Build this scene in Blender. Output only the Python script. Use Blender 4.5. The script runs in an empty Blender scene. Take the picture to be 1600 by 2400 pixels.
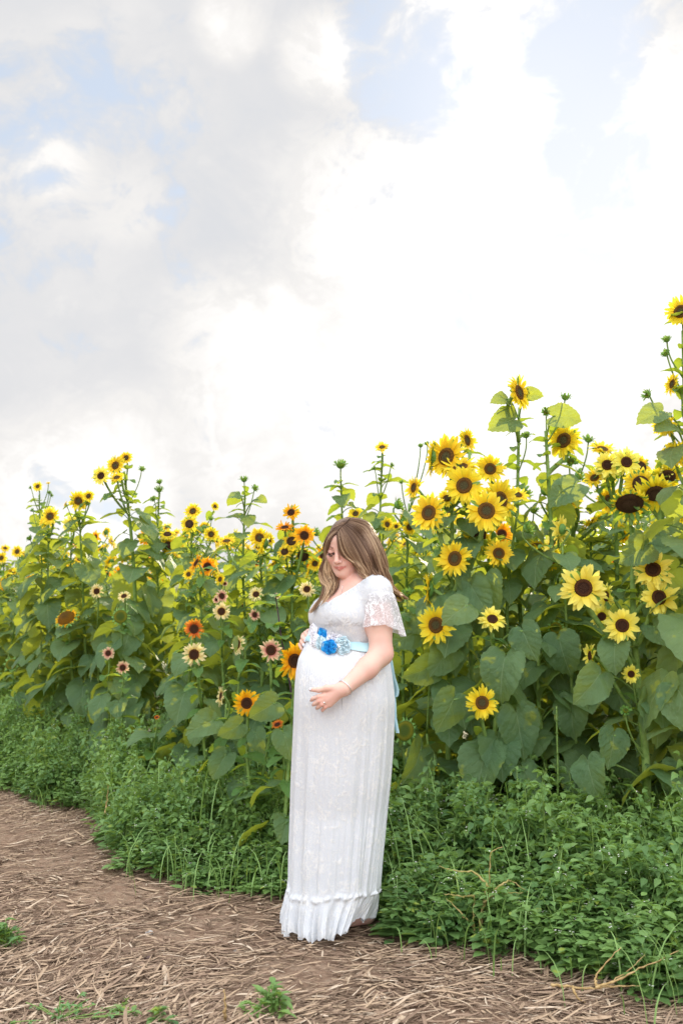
import bpy, math, random
import numpy as np
from mathutils import Vector, Matrix, Quaternion
R = math.radians
rng = np.random.default_rng(7); rnd = random.Random(11)
sc = bpy.context.scene
col = sc.collection

# ------------------------------------------------------------------ camera
F, PITCH, CAMZ = 2333.0, math.atan(250/2333.0), 1.196
cam = bpy.data.cameras.new('camera'); camo = bpy.data.objects.new('camera', cam); col.objects.link(camo)
cam.sensor_fit = 'VERTICAL'; cam.sensor_height = 36.0; cam.lens = 36.0*F/2400.0
cam.clip_start = 0.1; cam.clip_end = 3000
camo.location = (0, 0, CAMZ); camo.rotation_euler = (math.pi/2 + PITCH, 0, 0)
cam.dof.use_dof = True; cam.dof.focus_distance = 4.1; cam.dof.aperture_fstop = 4.0
sc.camera = camo

def W(px, py, Y):
    """point of the place seen at photo pixel (px,py) and standing Y metres in front of the camera"""
    a, b = (px-800)/F, (1200-py)/F
    y = math.cos(PITCH) - b*math.sin(PITCH); z = math.sin(PITCH) + b*math.cos(PITCH)
    return Vector((a*Y/y, Y, CAMZ + z*Y/y))
def P(px, py, d=0.0): return np.array(W(px, py, 4.0+d))
def aim(px, py): return (W(px, py, 1.0) - Vector((0, 0, CAMZ))).normalized()

# ------------------------------------------------------------------ sun, sky, exposure
SUN_EL, SUN_AZ = R(17), R(19)            # low behind the field, right of the view axis
sund = Vector((math.sin(SUN_AZ)*math.cos(SUN_EL), math.cos(SUN_AZ)*math.cos(SUN_EL), math.sin(SUN_EL)))
sl = bpy.data.lights.new('sun', 'SUN'); sl.energy = 4.8; sl.angle = R(0.6); sl.color = (1.0, 0.86, 0.62)
so = bpy.data.objects.new('sun', sl); col.objects.link(so); so.rotation_euler = sund.to_track_quat('Z', 'Y').to_euler()

world = bpy.data.worlds.new('World'); sc.world = world; world.use_nodes = True
nt = world.node_tree; nt.nodes.clear()
class NT:
    def __init__(s, nt): s.nt = nt
    def n(s, typ, inputs=None, **kw):
        nd = s.nt.nodes.new(typ)
        for k, v in kw.items(): setattr(nd, k, v)
        for k, v in (inputs or {}).items(): s.put(nd, k, v)
        return nd
    def put(s, nd, k, v):
        i = nd.inputs[k]
        if isinstance(v, bpy.types.NodeSocket): s.nt.links.new(v, i)
        else: i.default_value = v
    def m(s, op, a, b=None, c=None, clamp=False):
        nd = s.nt.nodes.new('ShaderNodeMath'); nd.operation = op; nd.use_clamp = clamp
        for i, v in enumerate((a, b, c)):
            if v is not None: s.put(nd, i, v)
        return nd.outputs[0]
    def mix(s, f, a, b, typ='RGBA', mode='MIX'):
        nd = s.nt.nodes.new('ShaderNodeMix'); nd.data_type = 'RGBA'; nd.blend_type = mode; nd.clamp_factor = True
        s.put(nd, 0, f); s.put(nd, 6, a); s.put(nd, 7, b); return nd.outputs[2]
    def noise(s, vec, scale, detail=5, rough=.55, dist=0.0):
        nd = s.n('ShaderNodeTexNoise'); s.put(nd, 'Scale', scale); s.put(nd, 'Detail', detail); s.put(nd, 'Roughness', rough); s.put(nd, 'Distortion', dist)
        if vec is not None: s.put(nd, 'Vector', vec)
        return nd.outputs[0]
    def ss(s, v, a, b):
        nd = s.n('ShaderNodeMapRange', interpolation_type='SMOOTHSTEP'); s.put(nd, 0, v); s.put(nd, 1, a); s.put(nd, 2, b); return nd.outputs[0]
    def ramp(s, f, stops):
        nd = s.n('ShaderNodeValToRGB'); s.put(nd, 0, f); e = nd.color_ramp.elements
        while len(e) < len(stops): e.new(.5)
        for q, (p, c) in zip(e, stops): q.position = p; q.color = (*c, 1)
        return nd.outputs[0]
w = NT(nt)
tc = w.n('ShaderNodeTexCoord').outputs['Generated']
def lobe(px, py, deg, inner=0.0):        # soft patch of sky round a compass direction
    d = w.n('ShaderNodeVectorMath', {0: tc, 1: tuple(aim(px, py))}, operation='DOT_PRODUCT').outputs['Value']
    return w.ss(d, math.cos(R(deg)), math.cos(R(inner)))
mp = w.n('ShaderNodeMapping', {'Vector': tc, 'Scale': (1.0, 1.0, 1.25), 'Location': (3.1, .4, 1.7)}).outputs[0]
n_big = w.noise(mp, 4.2, 9, .56, .35)
n_mid = w.noise(mp, 9.5, 9, .6, .5)
n_fine = w.noise(mp, 22.0, 7, .62, .6)
def summ(*a):
    r_ = a[0]
    for q in a[1:]: r_ = w.m('ADD', r_, q)
    return r_
def lb(px, py, deg, k): return w.m('MULTIPLY', lobe(px, py, deg), k)
bright = summ(w.m('MULTIPLY', lobe(1380, 740, 22, 2), .57), lb(1180, 60, 8, .34), lb(1180, 300, 6, .25), lb(1050, 850, 8, .30), lb(880, 640, 4, .12), lb(560, 790, 6, .34), lb(600, 830, 3, .2), lb(150, 1180, 7, .40), lb(740, 130, 3, .35), lb(540, 60, 2.5, .35), lb(700, 1060, 7, .34), lb(450, 1120, 8, .2), lb(130, 390, 2.6, .20), lb(300, 470, 3.0, .12), lb(800, 480, 6, .15), lb(1560, 480, 8, .5))
gaps = summ(lb(960, 110, 5.5, .27), lb(1420, 350, 4.5, .36), lb(150, 290, 9, .09), lb(400, 70, 7, .06), lb(1360, 90, 4.5, .38), lb(1420, 730, 7, .20), lb(60, 230, 6, .12))
v_ = summ(w.m('MULTIPLY', w.m('SUBTRACT', n_big, .5), 1.2), w.m('MULTIPLY', w.m('SUBTRACT', n_mid, .5), 1.7), w.m('MULTIPLY', w.m('SUBTRACT', n_fine, .5), .9))
cov = w.m('SUBTRACT', w.m('ADD', v_, .22), w.m('MULTIPLY', gaps, 1.7))
cover = w.ss(cov, -.38, .06)
edge = w.m('MULTIPLY', w.ss(cov, -.22, .02), w.m('SUBTRACT', 1.0, w.ss(cov, .08, .30)))
lum = summ(w.m('MULTIPLY', bright, .92), w.m('MULTIPLY', w.m('SUBTRACT', n_mid, .5), 1.05), w.m('MULTIPLY', w.m('SUBTRACT', n_big, .5), -.4), w.m('MULTIPLY', w.m('SUBTRACT', n_fine, .5), .45), w.m('MULTIPLY', edge, w.m('ADD', .10, w.m('MULTIPLY', bright, .35))), .12)
cloudc = w.ramp(lum, [(0.0, (.545, .56, .59)), (.25, (.60, .60, .61)), (.5, (.70, .685, .67)), (.8, (.86, .84, .82)), (1.0, (.98, .97, .96))])
bsc = w.n('ShaderNodeVectorMath', {0: cloudc, 1: (1.0, 1.0, 1.0)}, operation='MULTIPLY').outputs[0]
sky = w.n('ShaderNodeTexSky', sky_type='NISHITA', sun_disc=False)
sky.sun_elevation = SUN_EL; sky.sun_rotation = SUN_AZ
skb = w.n('ShaderNodeVectorMath', {0: sky.outputs[0], 1: (.10, .10, .10)}, operation='MULTIPLY').outputs[0]
veil = w.mix(w.m('ADD', .80, w.m('MULTIPLY', bright, .15)), skb, w.mix(bright, (.54, .61, .72, 1), (.66, .70, .78, 1)))
final = w.mix(cover, veil, bsc)
# added fill: unseen sky overhead and behind the camera is brightened to light the scene
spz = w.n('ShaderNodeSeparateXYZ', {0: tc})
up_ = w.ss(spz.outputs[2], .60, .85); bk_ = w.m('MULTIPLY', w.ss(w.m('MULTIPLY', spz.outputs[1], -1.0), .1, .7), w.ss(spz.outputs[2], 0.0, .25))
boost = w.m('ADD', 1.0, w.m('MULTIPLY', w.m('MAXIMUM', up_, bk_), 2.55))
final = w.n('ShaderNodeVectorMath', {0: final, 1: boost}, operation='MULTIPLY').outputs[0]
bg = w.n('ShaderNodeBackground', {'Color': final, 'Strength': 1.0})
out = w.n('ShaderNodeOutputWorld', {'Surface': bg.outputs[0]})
sc.view_settings.view_transform = 'Standard'; sc.view_settings.look = 'None'
sc.view_settings.gamma = 1.0; sc.view_settings.exposure = 0.40
sc.cycles.use_denoising = True
sc.cycles.max_bounces = 8; sc.cycles.transparent_max_bounces = 12; sc.cycles.diffuse_bounces = 4; sc.cycles.transmission_bounces = 6
sc.cycles.sample_clamp_indirect = 6.0

# ------------------------------------------------------------------ materials
def mat(name):
    m = bpy.data.materials.new(name); m.use_nodes = True; m.node_tree.nodes.clear(); return m, NT(m.node_tree)
def finish(n, shader, disp=None):
    o = n.n('ShaderNodeOutputMaterial'); n.nt.links.new(shader, o.inputs[0])
def pbsdf(n, color, rough=.6, spec=.3, normal=None, **kw):
    p = n.n('ShaderNodeBsdfPrincipled'); n.put(p, 'Base Color', color); n.put(p, 'Roughness', rough); n.put(p, 'Specular IOR Level', spec)
    if normal is not None: n.put(p, 'Normal', normal)
    for k, v in kw.items(): n.put(p, k.replace('_', ' '), v)
    return p.outputs[0]
def bump(n, h, strength=.3, dist=.01):
    return n.n('ShaderNodeBump', {'Height': h, 'Strength': strength, 'Distance': dist}).outputs[0]

def leafy(name, c1, c2, vein, tr, trf=.35, veined=True, rough=.5, back=1.25):
    m, n = mat(name)
    oi = n.n('ShaderNodeObjectInfo').outputs['Random']
    pos = n.n('ShaderNodeNewGeometry')
    nz = n.noise(pos.outputs['Position'], 6.0, 3)
    at = n.n('ShaderNodeAttribute', attribute_name='rv').outputs['Fac']
    f = n.m('ADD', n.m('MULTIPLY', oi, .35), n.m('ADD', n.m('MULTIPLY', n.ss(nz, .35, .65), .35), n.m('MULTIPLY', at, .4)))
    c = n.mix(f, (*c1, 1), (*c2, 1))
    spots = n.noise(pos.outputs['Position'], 60.0, 3)
    c = n.mix(n.m('MULTIPLY', n.ss(spots, .66, .74), .35), c, (.22, .24, .05, 1))
    pat = n.noise(pos.outputs['Position'], 13.0, 2)
    c = n.mix(n.m('MULTIPLY', n.ss(pat, .635, .70), .6), c, (.38, .42, .05, 1))
    nrm = None
    if veined:
        uv = n.n('ShaderNodeUVMap').outputs[0]; sp = n.n('ShaderNodeSeparateXYZ', {0: uv})
        u, v = sp.outputs[0], n.m('ABSOLUTE', n.m('SUBTRACT', sp.outputs[1], .5))
        mid = n.m('SUBTRACT', 1.0, n.ss(v, .004, .014))
        ph = n.m('MULTIPLY', n.m('ADD', n.m('SUBTRACT', u, n.m('POWER', v, .8)), n.m('MULTIPLY', n.noise(uv, 3.0, 2), .35)), 4.6)
        fr = n.m('ABSOLUTE', n.m('SUBTRACT', n.m('FRACT', n.m('ADD', ph, .3)), .5))
        side = n.m('SUBTRACT', 1.0, n.ss(fr, .008, .035))
        net = n.m('ABSOLUTE', n.m('SUBTRACT', n.noise(uv, 11.0, 2, .5, .8), .5)); netl = n.m('SUBTRACT', 1.0, n.ss(net, .0, .035))
        vn = n.m('MAXIMUM', mid, n.m('MULTIPLY', side, .7))
        c = n.mix(n.m('MULTIPLY', netl, .16), c, (*vein, 1))
        c = n.mix(n.m('MULTIPLY', vn, .62), c, (*vein, 1))
        fine = n.noise(uv, 13.0, 4)
        h = n.m('ADD', n.m('MULTIPLY', fr, .7), n.m('MULTIPLY', fine, 1.6))
        h = n.m('SUBTRACT', h, n.m('MULTIPLY', vn, .5))
        nrm = bump(n, h, .65, .008)
    c = n.mix(n.m('MULTIPLY', pos.outputs['Backfacing'], .5), c, tuple(min(1, x*back+.03) for x in c2)+(1,))
    p = pbsdf(n, c, rough, .30, nrm)
    t = n.n('ShaderNodeBsdfTranslucent', {'Color': n.mix(f, (*tr, 1), tuple(x*1.2 for x in tr)+(1,))}).outputs[0]
    ms = n.n('ShaderNodeMixShader', {0: trf, 1: p, 2: t}); finish(n, ms.outputs[0]); return m
M = {}
M['leaf'] = leafy('sunflower_leaf', (.062, .145, .070), (.165, .275, .120), (.30, .42, .22), (.50, .55, .04), .42)
M['leaf_small'] = leafy('upper_leaf', (.075, .19, .06), (.14, .30, .075), (.22, .36, .15), (.46, .56, .04), .40)
M['weed'] = leafy('weed_leaf', (.060, .150, .055), (.235, .385, .11), (0, 0, 0), (.26, .40, .05), .30, False, .5)
M['weed_pale'] = leafy('pale_weed_leaf', (.12, .26, .09), (.19, .34, .13), (0, 0, 0), (.2, .36, .05), .25, False, .6)
def simple(name, c1, c2, scale=30, rough=.7, bmp=0.0, spec=.25, **kw):
    m, n = mat(name); g = n.n('ShaderNodeNewGeometry').outputs['Position']
    nz = n.noise(g, scale, 5); c = n.mix(n.ss(nz, .35, .65), (*c1, 1), (*c2, 1))
    finish(n, pbsdf(n, c, rough, spec, bump(n, nz, bmp, .004) if bmp else None, **kw)); return m
M['stem'] = simple('stem_green', (.14, .24, .055), (.22, .33, .09), 40, .65, .3)
M['bract'] = leafy('bract_green', (.07, .19, .04), (.14, .30, .06), (0, 0, 0), (.3, .42, .03), .25, False)
M['bare'] = simple('bare_stem_tan', (.25, .24, .06), (.42, .32, .14), 50, .7, .3)
M['dry'] = simple('dry_stalk', (.36, .24, .10), (.52, .37, .18), 50, .8, .3)
M['darkstem'] = simple('purple_stem', (.05, .03, .04), (.10, .06, .07), 50, .6)
M['white_flower'] = simple('tiny_white_flower', (.75, .75, .7), (.85, .85, .8), 40, .6)

def petalmat(name, base, mid, tip, trf=.42):
    m, n = mat(name)
    t = n.n('ShaderNodeAttribute', attribute_name='t').outputs['Fac']
    rv = n.n('ShaderNodeAttribute', attribute_name='rv').outputs['Fac']
    oi = n.n('ShaderNodeObjectInfo').outputs['Random']
    c = n.ramp(t, [(0.0, base), (.35, mid), (1.0, tip)])
    uv = n.n('ShaderNodeUVMap').outputs[0]; sp = n.n('ShaderNodeSeparateXYZ', {0: uv})
    st = n.m('SINE', n.m('MULTIPLY', sp.outputs[1], 42.0))
    v = n.m('ADD', n.m('ADD', .86, n.m('MULTIPLY', rv, .2)), n.m('MULTIPLY', st, .035))
    hs = n.n('ShaderNodeHueSaturation', {'Color': c, 'Value': v, 'Hue': n.m('ADD', .492, n.m('MULTIPLY', oi, .014))}).outputs[0]
    p = pbsdf(n, hs, .55, .25, bump(n, st, .25, .002))
    tl = n.n('ShaderNodeBsdfTranslucent', {'Color': hs}).outputs[0]
    finish(n, n.n('ShaderNodeMixShader', {0: trf, 1: p, 2: tl}).outputs[0]); return m
M['pY'] = petalmat('petal_yellow', (.93, .58, .01), (.95, .74, .025), (.96, .80, .06))
M['pL'] = petalmat('petal_lemon', (.94, .76, .04), (.95, .84, .12), (.96, .88, .20))
M['pG'] = petalmat('petal_golden', (.88, .30, .005), (.94, .47, .01), (.95, .57, .012))
M['pP'] = petalmat('petal_cream', (.80, .52, .10), (.88, .74, .33), (.90, .80, .45))
M['pK'] = petalmat('petal_pink_cream', (.50, .10, .10), (.78, .45, .30), (.88, .72, .42))
M['pO'] = petalmat('petal_rust', (.45, .05, .01), (.70, .16, .02), (.88, .38, .03))
def discmat(name, cc, rc, ec):
    m, n = mat(name)
    t = n.n('ShaderNodeAttribute', attribute_name='t').outputs['Fac']
    ob = n.n('ShaderNodeTexCoord').outputs['Object']
    vo = n.n('ShaderNodeTexVoronoi', {'Vector': ob, 'Scale': 26.0}).outputs['Distance']
    c = n.ramp(n.m('ADD', t, n.m('MULTIPLY', n.m('SUBTRACT', vo, .4), .18)), [(0.0, cc), (.42, cc), (.58, rc), (.82, ec), (1.0, rc)])
    c = n.mix(n.m('MULTIPLY', n.ss(vo, .35, .75), .35), c, (.02, .01, .006, 1))
    finish(n, pbsdf(n, c, .85, .15, bump(n, vo, .9, .08))); return m
M['dN'] = discmat('disc_brown_green', (.19, .17, .07), (.24, .11, .035), (.38, .19, .035))
M['dD'] = discmat('disc_dark_brown', (.12, .052, .028), (.095, .036, .021), (.22, .085, .025))
M['dS'] = discmat('disc_seeded', (.17, .10, .055), (.13, .07, .04), (.17, .09, .04))
M['dC'] = discmat('disc_ochre', (.30, .16, .03), (.42, .20, .02), (.50, .22, .015))
M['dG'] = discmat('disc_green', (.16, .26, .04), (.22, .30, .03), (.45, .42, .03))

# ------------------------------------------------------------------ mesh helpers
class MB:
    def __init__(s): s.v = []; s.q = []; s.uv = []; s.t = []; s.rv = []; s.mi = []; s.n = 0
    def add(s, v, q, uv=None, t=None, rv=None, mi=0):
        v = np.asarray(v, float); q = np.asarray(q, int)
        s.v.append(v); s.q.append(q + s.n)
        s.uv.append(np.zeros((len(v), 2)) if uv is None else uv)
        s.t.append(np.zeros(len(v)) if t is None else np.broadcast_to(t, len(v)))
        s.rv.append(np.zeros(len(v)) if rv is None else np.broadcast_to(rv, len(v)))
        s.mi.append(np.full(len(q), mi)); s.n += len(v)
    def mesh(s, name, mats, smooth=True):
        V = np.vstack(s.v); Q = np.vstack(s.q); me = bpy.data.meshes.new(name)
        k = Q.shape[1]; me.vertices.add(len(V)); me.loops.add(Q.size); me.polygons.add(len(Q))
        me.vertices.foreach_set('co', V.astype(np.float32).ravel())
        me.loops.foreach_set('vertex_index', Q.astype(np.int32).ravel())
        me.polygons.foreach_set('loop_start', np.arange(0, Q.size, k, dtype=np.int32))
        me.polygons.foreach_set('loop_total', np.full(len(Q), k, dtype=np.int32))
        me.polygons.foreach_set('use_smooth', np.full(len(Q), smooth))
        for m in mats: me.materials.append(m)
        me.polygons.foreach_set('material_index', np.concatenate(s.mi).astype(np.int32))
        u = me.uv_layers.new(name='UVMap'); UV = np.vstack(s.uv)[Q.ravel()]; u.data.foreach_set('uv', UV.astype(np.float32).ravel())
        for nm, a in (('t', s.t), ('rv', s.rv)):
            at = me.attributes.new(nm, 'FLOAT', 'POINT'); at.data.foreach_set('value', np.concatenate(a).astype(np.float32))
        me.update(); me.validate(); return me
def grid_quads(nu, nv, wrap=False):
    i, j = np.meshgrid(np.arange(nu-1), np.arange(nv if wrap else nv-1), indexing='ij'); j2 = (j+1) % nv
    return np.stack([i*nv+j, i*nv+j2, (i+1)*nv+j2, (i+1)*nv+j], -1).reshape(-1, 4)
def tube(pts, rad, n=6, cap=True):
    pts = np.asarray(pts, float); m = len(pts); rad = np.broadcast_to(rad, m)
    tg = np.gradient(pts, axis=0); tg /= np.linalg.norm(tg, axis=1)[:, None]+1e-9
    a = np.cross(tg[0], (0.3, .1, 1) if abs(tg[0][2]) < .9 else (1, .2, 0)); a /= np.linalg.norm(a)
    vs = []
    for i in range(m):
        a = a - tg[i]*a.dot(tg[i]); a /= np.linalg.norm(a); b = np.cross(tg[i], a)
        th = np.arange(n)*2*np.pi/n
        vs.append(pts[i] + rad[i]*(np.cos(th)[:, None]*a + np.sin(th)[:, None]*b))
    v = np.vstack(vs); q = grid_quads(m, n, True)
    if cap:
        v = np.vstack([v, pts[0], pts[-1]]); c0, c1 = len(v)-2, len(v)-1; o = (m-1)*n
        k = np.arange(0, n, 2); k1 = (k+1) % n; k2 = (k+2) % n; m1 = np.full(len(k), 0)
        q = np.vstack([q, np.stack([m1+c0, k2, k1, k], 1), np.stack([m1+c1, o+k, o+k1, o+k2], 1)])
    return v, q
def bez(p, n):
    p = [np.asarray(x, float) for x in p]; t = np.linspace(0, 1, n)[:, None]
    if len(p) == 3: return (1-t)**2*p[0] + 2*t*(1-t)*p[1] + t*t*p[2]
    return (1-t)**3*p[0] + 3*t*(1-t)**2*p[1] + 3*t*t*(1-t)*p[2] + t**3*p[3]
def smooth_path(pts, n):
    """Catmull-Rom through points"""
    p = np.asarray(pts, float); p = np.vstack([2*p[0]-p[1], p, 2*p[-1]-p[-2]]); m = len(p)-3
    s = np.linspace(0, m-1e-6, n); i = s.astype(int); f = (s-i)[:, None]
    a, b, c, d = p[i], p[i+1], p[i+2], p[i+3]
    return .5*((2*b) + (c-a)*f + (2*a-5*b+4*c-d)*f**2 + (3*b-a-3*c+d)*f**3)
def link(name, me, parent=None, loc=None):
    o = bpy.data.objects.new(name, me); col.objects.link(o)
    if parent is not None: o.parent = parent
    if loc is not None: o.location = loc
    return o
def empty(name, loc, label, cat, group=None):
    o = bpy.data.objects.new(name, None); o.empty_display_size = .1; col.objects.link(o); o.location = loc
    o['label'] = label; o['category'] = cat
    if group: o['group'] = group
    return o
def tag(o, label=None, cat=None, group=None, kind=None):
    for k, v in (('label', label), ('category', cat), ('group', group), ('kind', kind)):
        if v: o[k] = v
    return o
# ------------------------------------------------------------------ ground
def gz(x, y):
    x = np.asarray(x, float); y = np.asarray(y, float)
    z = .010*np.sin(x*2.3+y*1.1+.5) + .008*np.sin(x*-3.9+y*4.6) + .005*np.sin(x*9+y*7.3) + .004*np.sin(x*15-y*13+1) + .003*np.sin(x*31+y*5)*np.sin(y*27)
    return z*np.clip(1.6-np.hypot(x, y-4)/14, 0, 1)
def build_ground():
    def axis(c):
        a = np.concatenate([np.arange(0, 7, .045), 7*1.16**np.arange(0, 38)]); return a
    ys = np.concatenate([-axis(0)[::-1][:-1], axis(0)]) + 3.0
    xs = np.concatenate([-axis(0)[::-1][:-1], axis(0)])
    X, Y = np.meshgrid(xs, ys, indexing='ij')
    v = np.stack([X, Y, gz(X, Y)], -1).reshape(-1, 3)
    b = MB(); b.add(v, grid_quads(len(xs), len(ys))[:, ::-1])
    m, n = mat('dry_soil'); g = n.n('ShaderNodeNewGeometry').outputs['Position']
    a = n.noise(g, 1.3, 5); f = n.noise(g, 22, 8, .7, .6); ff = n.noise(g, 120, 5, .7)
    st = n.noise(n.n('ShaderNodeMapping', {'Vector': g, 'Scale': (22, 90, 20), 'Rotation': (0, 0, .35)}).outputs[0], 1.0, 5, .6, 1.0)
    c = n.mix(n.ss(a, .35, .65), (.22, .14, .095, 1), (.30, .20, .14, 1))
    c = n.mix(n.ss(f, .42, .68), c, (.34, .25, .18, 1))
    c = n.mix(n.m('MULTIPLY', n.ss(ff, .52, .70), .6), c, (.12, .08, .055, 1))
    c = n.mix(n.m('MULTIPLY', n.ss(st, .56, .70), .7), c, (.46, .34, .22, 1))
    h = n.m('ADD', n.m('MULTIPLY', f, 1.0), n.m('MULTIPLY', ff, .35))
    finish(n, pbsdf(n, c, .95, .1, bump(n, n.m('ADD', h, n.m('MULTIPLY', st, .5)), .8, .02)))
    tag(link('ground', b.mesh('ground', [m])), kind='structure')
build_ground()

# where the green edge runs: photo px x -> distance of weed edge, distance of first sunflower stems
def weed_edge(px): return (1+.012*np.sin(np.asarray(px)*.037)+.009*np.sin(np.asarray(px)*.091+1))*np.interp(px, [-400, 0, 120, 205, 240, 265, 300, 430, 600, 760, 870, 930, 1010, 1120, 1300, 1450, 1600, 1900], [8.8, 7.2, 6.6, 6.4, 6.1, 5.5, 4.95, 4.62, 4.57, 4.5, 4.08, 3.99, 3.84, 3.74, 3.56, 3.38, 3.23, 2.95])
def stem_edge(px): return np.interp(px, [-400, 0, 190, 300, 450, 570, 700, 900, 1050, 1155, 1500, 1600, 2000], [11, 9.2, 8.0, 7.2, 6.4, 5.6, 5.6, 5.3, 5.0, 4.8, 4.55, 4.4, 4.0])
def skyline(px): return np.interp(px, [-200, 0, 50, 100, 200, 330, 400, 500, 600, 700, 780, 900, 960, 1050, 1200, 1300, 1400, 1600], [1295, 1288, 1272, 1195, 1180, 1165, 1180, 1240, 1220, 1225, 1225, 1215, 1160, 1120, 1110, 1090, 1075, 1050])
def pxof(x, y): return 800 + F*x/y*math.cos(PITCH)   # good enough near the ground

# ------------------------------------------------------------------ sunflower leaves
def leaf_arrays(r, droop0=.1, droop1=1.1, fold=.12, rings=5, na=36, petiole=.5, pet_up=.55, ser=.03, wav=.035, narrow=1.0):
    th = np.linspace(-np.pi, np.pi, na, endpoint=False)
    deg = np.abs(np.degrees(th))
    out = np.interp(deg, [0, 8, 18, 32, 50, 70, 90, 112, 135, 152, 166, 180], [1.0, .90, .80, .685, .59, .525, .48, .44, .39, .33, .24, .07])
    out = out*(1 + ser*np.where(np.arange(na) % 2 == 0, 1, -1)) + r.normal(0, .008, na)
    rr = np.linspace(0, 1, rings+1)[1:]**.85
    u = np.concatenate([[0.0], (rr[:, None]*out*np.cos(th)).ravel()]); v = np.concatenate([[0.0], (rr[:, None]*out*np.sin(th)).ravel()])*narrow
    rad = np.concatenate([[0.0], np.repeat(rr, na)]); tt = np.concatenate([[0.0], np.tile(th, rings)])
    a = droop0 + (droop1-droop0)*np.clip(u, 0, 1)
    # arc integrate
    s = np.linspace(-.5, 1.05, 160); sa = droop0+(droop1-droop0)*np.clip(s, 0, 1)
    cx = np.concatenate([[0], np.cumsum(np.cos(sa)[:-1]*np.diff(s))]); cz = np.concatenate([[0], np.cumsum(-np.sin(sa)[:-1]*np.diff(s))])
    cx -= np.interp(0, s, cx); cz -= np.interp(0, s, cz)
    ph = r.uniform(0, 6.28, 8); narrow = narrow*r.uniform(.86, 1.08)
    off = fold*np.abs(v) + wav*rad**2*(np.sin(tt*3+ph[0])+.6*np.sin(tt*5+ph[1])) - .10*v**2 + .014*np.sin(u*15+ph[2])*np.cos(v*10+ph[4]) + .016*np.sin(u*7+v*5+ph[5]) + .010*np.sin(v*19+ph[6])*np.sin(u*11+ph[7])
    X = np.interp(u, s, cx) + off*np.sin(a); Z = np.interp(u, s, cz) + off*np.cos(a)
    V = np.stack([X, v, Z], 1)
    q = []
    k = np.arange(0, na, 2); q.append(np.stack([k*0, 1+k, 1+(k+1) % na, 1+(k+2) % na], 1))
    q.append(grid_quads(rings, na, True)[:, ::-1]+1)
    q = np.vstack(q)
    pt = bez([(0, 0, 0), (.25*petiole, 0, pet_up*petiole), (petiole*.8, 0, pet_up*petiole*1.15), (petiole, 0, pet_up*petiole)], 6)
    V = V + pt[-1] - np.array([.0, 0, 0])
    UV = np.stack([u, v+.5], 1)
    pv, pq = tube(pt, np.linspace(.022, .014, 6), 4, False)
    return V, q, UV, pv, pq
LEAVES = []
for i in range(12):
    r = np.random.default_rng(100+i)
    b = MB(); d0 = r.uniform(.0, .7); V, q, UV, pv, pq = leaf_arrays(r, d0, d0+r.uniform(.5, 1.1), r.uniform(.05, .30), 6, 48, r.uniform(.4, .62), r.uniform(.25, .7), .022, r.uniform(.02, .05))
    b.add(V, q, UV, mi=0); b.add(pv, pq, mi=1); LEAVES.append(b.mesh('sunflower_leaf', [M['leaf'], M['stem']]))
LEAVES_S = []
for i in range(6):
    r = np.random.default_rng(200+i)
    b = MB(); d0 = r.uniform(-.4, .3); V, q, UV, pv, pq = leaf_arrays(r, d0, d0+r.uniform(.4, .9), r.uniform(.15, .4), 4, 30, r.uniform(.25, .4), .4, .03, .03, .72)
    b.add(V, q, UV, mi=0); b.add(pv, pq, mi=1); LEAVES_S.append(b.mesh('small_sunflower_leaf', [M['leaf_small'], M['stem']]))

# ------------------------------------------------------------------ flower heads (unit radius, facing +Z)
def petal_ring(b, r, n, r0, L, wdt, lift, droop, jit=.08, gaps=0.0, phase=0.0, mi=0):
    for k in range(n):
        if r.random() < gaps: continue
        a = (k+phase)*2*np.pi/n + r.normal(0, jit); l = L*(1+r.normal(0, .12)); ww = wdt*(1+r.normal(0, .12))
        li = lift + r.normal(0, .16); dr = droop + r.normal(0, .36); tw = r.normal(0, .35); side = r.normal(0, .14)
        s = np.array([0, .18, .42, .68, .88, 1.0]); w = np.array([.45, .85, 1.0, .86, .48, .04])*ww/2
        ang = li - dr*s; dx = np.cos(ang); dz = np.sin(ang)
        x = r0 + np.concatenate([[0], np.cumsum(l*np.diff(s)*(dx[:-1]+dx[1:])/2)]); z = np.concatenate([[0], np.cumsum(l*np.diff(s)*(dz[:-1]+dz[1:])/2)])
        P3 = []
        for c in (-1, 0, 1):
            yy = c*w + side*l*s*s; zz = z + (abs(c)*.22*w) + c*w*tw*s
            P3.append(np.stack([x, yy, zz], 1))
        g = np.stack(P3, 1).reshape(-1, 3); ca, sa = math.cos(a), math.sin(a)
        g = np.stack([g[:, 0]*ca - g[:, 1]*sa, g[:, 0]*sa + g[:, 1]*ca, g[:, 2]], 1)
        uv = np.stack([np.repeat(s, 3), np.tile([0, .5, 1], 6)], 1)
        b.add(g, grid_quads(6, 3), uv, np.repeat(s, 3), r.random(), mi)
def disc_arrays(rad, dome, nr=7, na=28, rim=.06):
    rr = np.linspace(0, 1, nr+1)[1:]; th = np.arange(na)*2*np.pi/na
    z = lambda q: dome*(1-q**2) + rim*np.exp(-((q-.78)/.13)**2)
    V = [[0, 0, z(0.0)]]
    for q in rr:
        for t in th: V.append([rad*q*math.cos(t), rad*q*math.sin(t), z(q)])
    V = np.array(V); T = np.concatenate([[0], np.repeat(rr, na)])
    k = np.arange(0, na, 2)
    Q = np.vstack([np.stack([k*0, 1+k, 1+(k+1) % na, 1+(k+2) % na], 1), grid_quads(nr, na, True)[:, ::-1]+1])
    return V, Q, T
def back_arrays(rad, depth, na=20):
    th = np.arange(na)*2*np.pi/na; prof = [(1.0, 0), (1.05, -.25), (.9, -.6), (.55, -.9), (.2, -1.05)]
    V = np.array([[rad*a*math.cos(t), rad*a*math.sin(t), depth*z] for a, z in prof for t in th])
    return V, grid_quads(len(prof), na, True)
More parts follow.
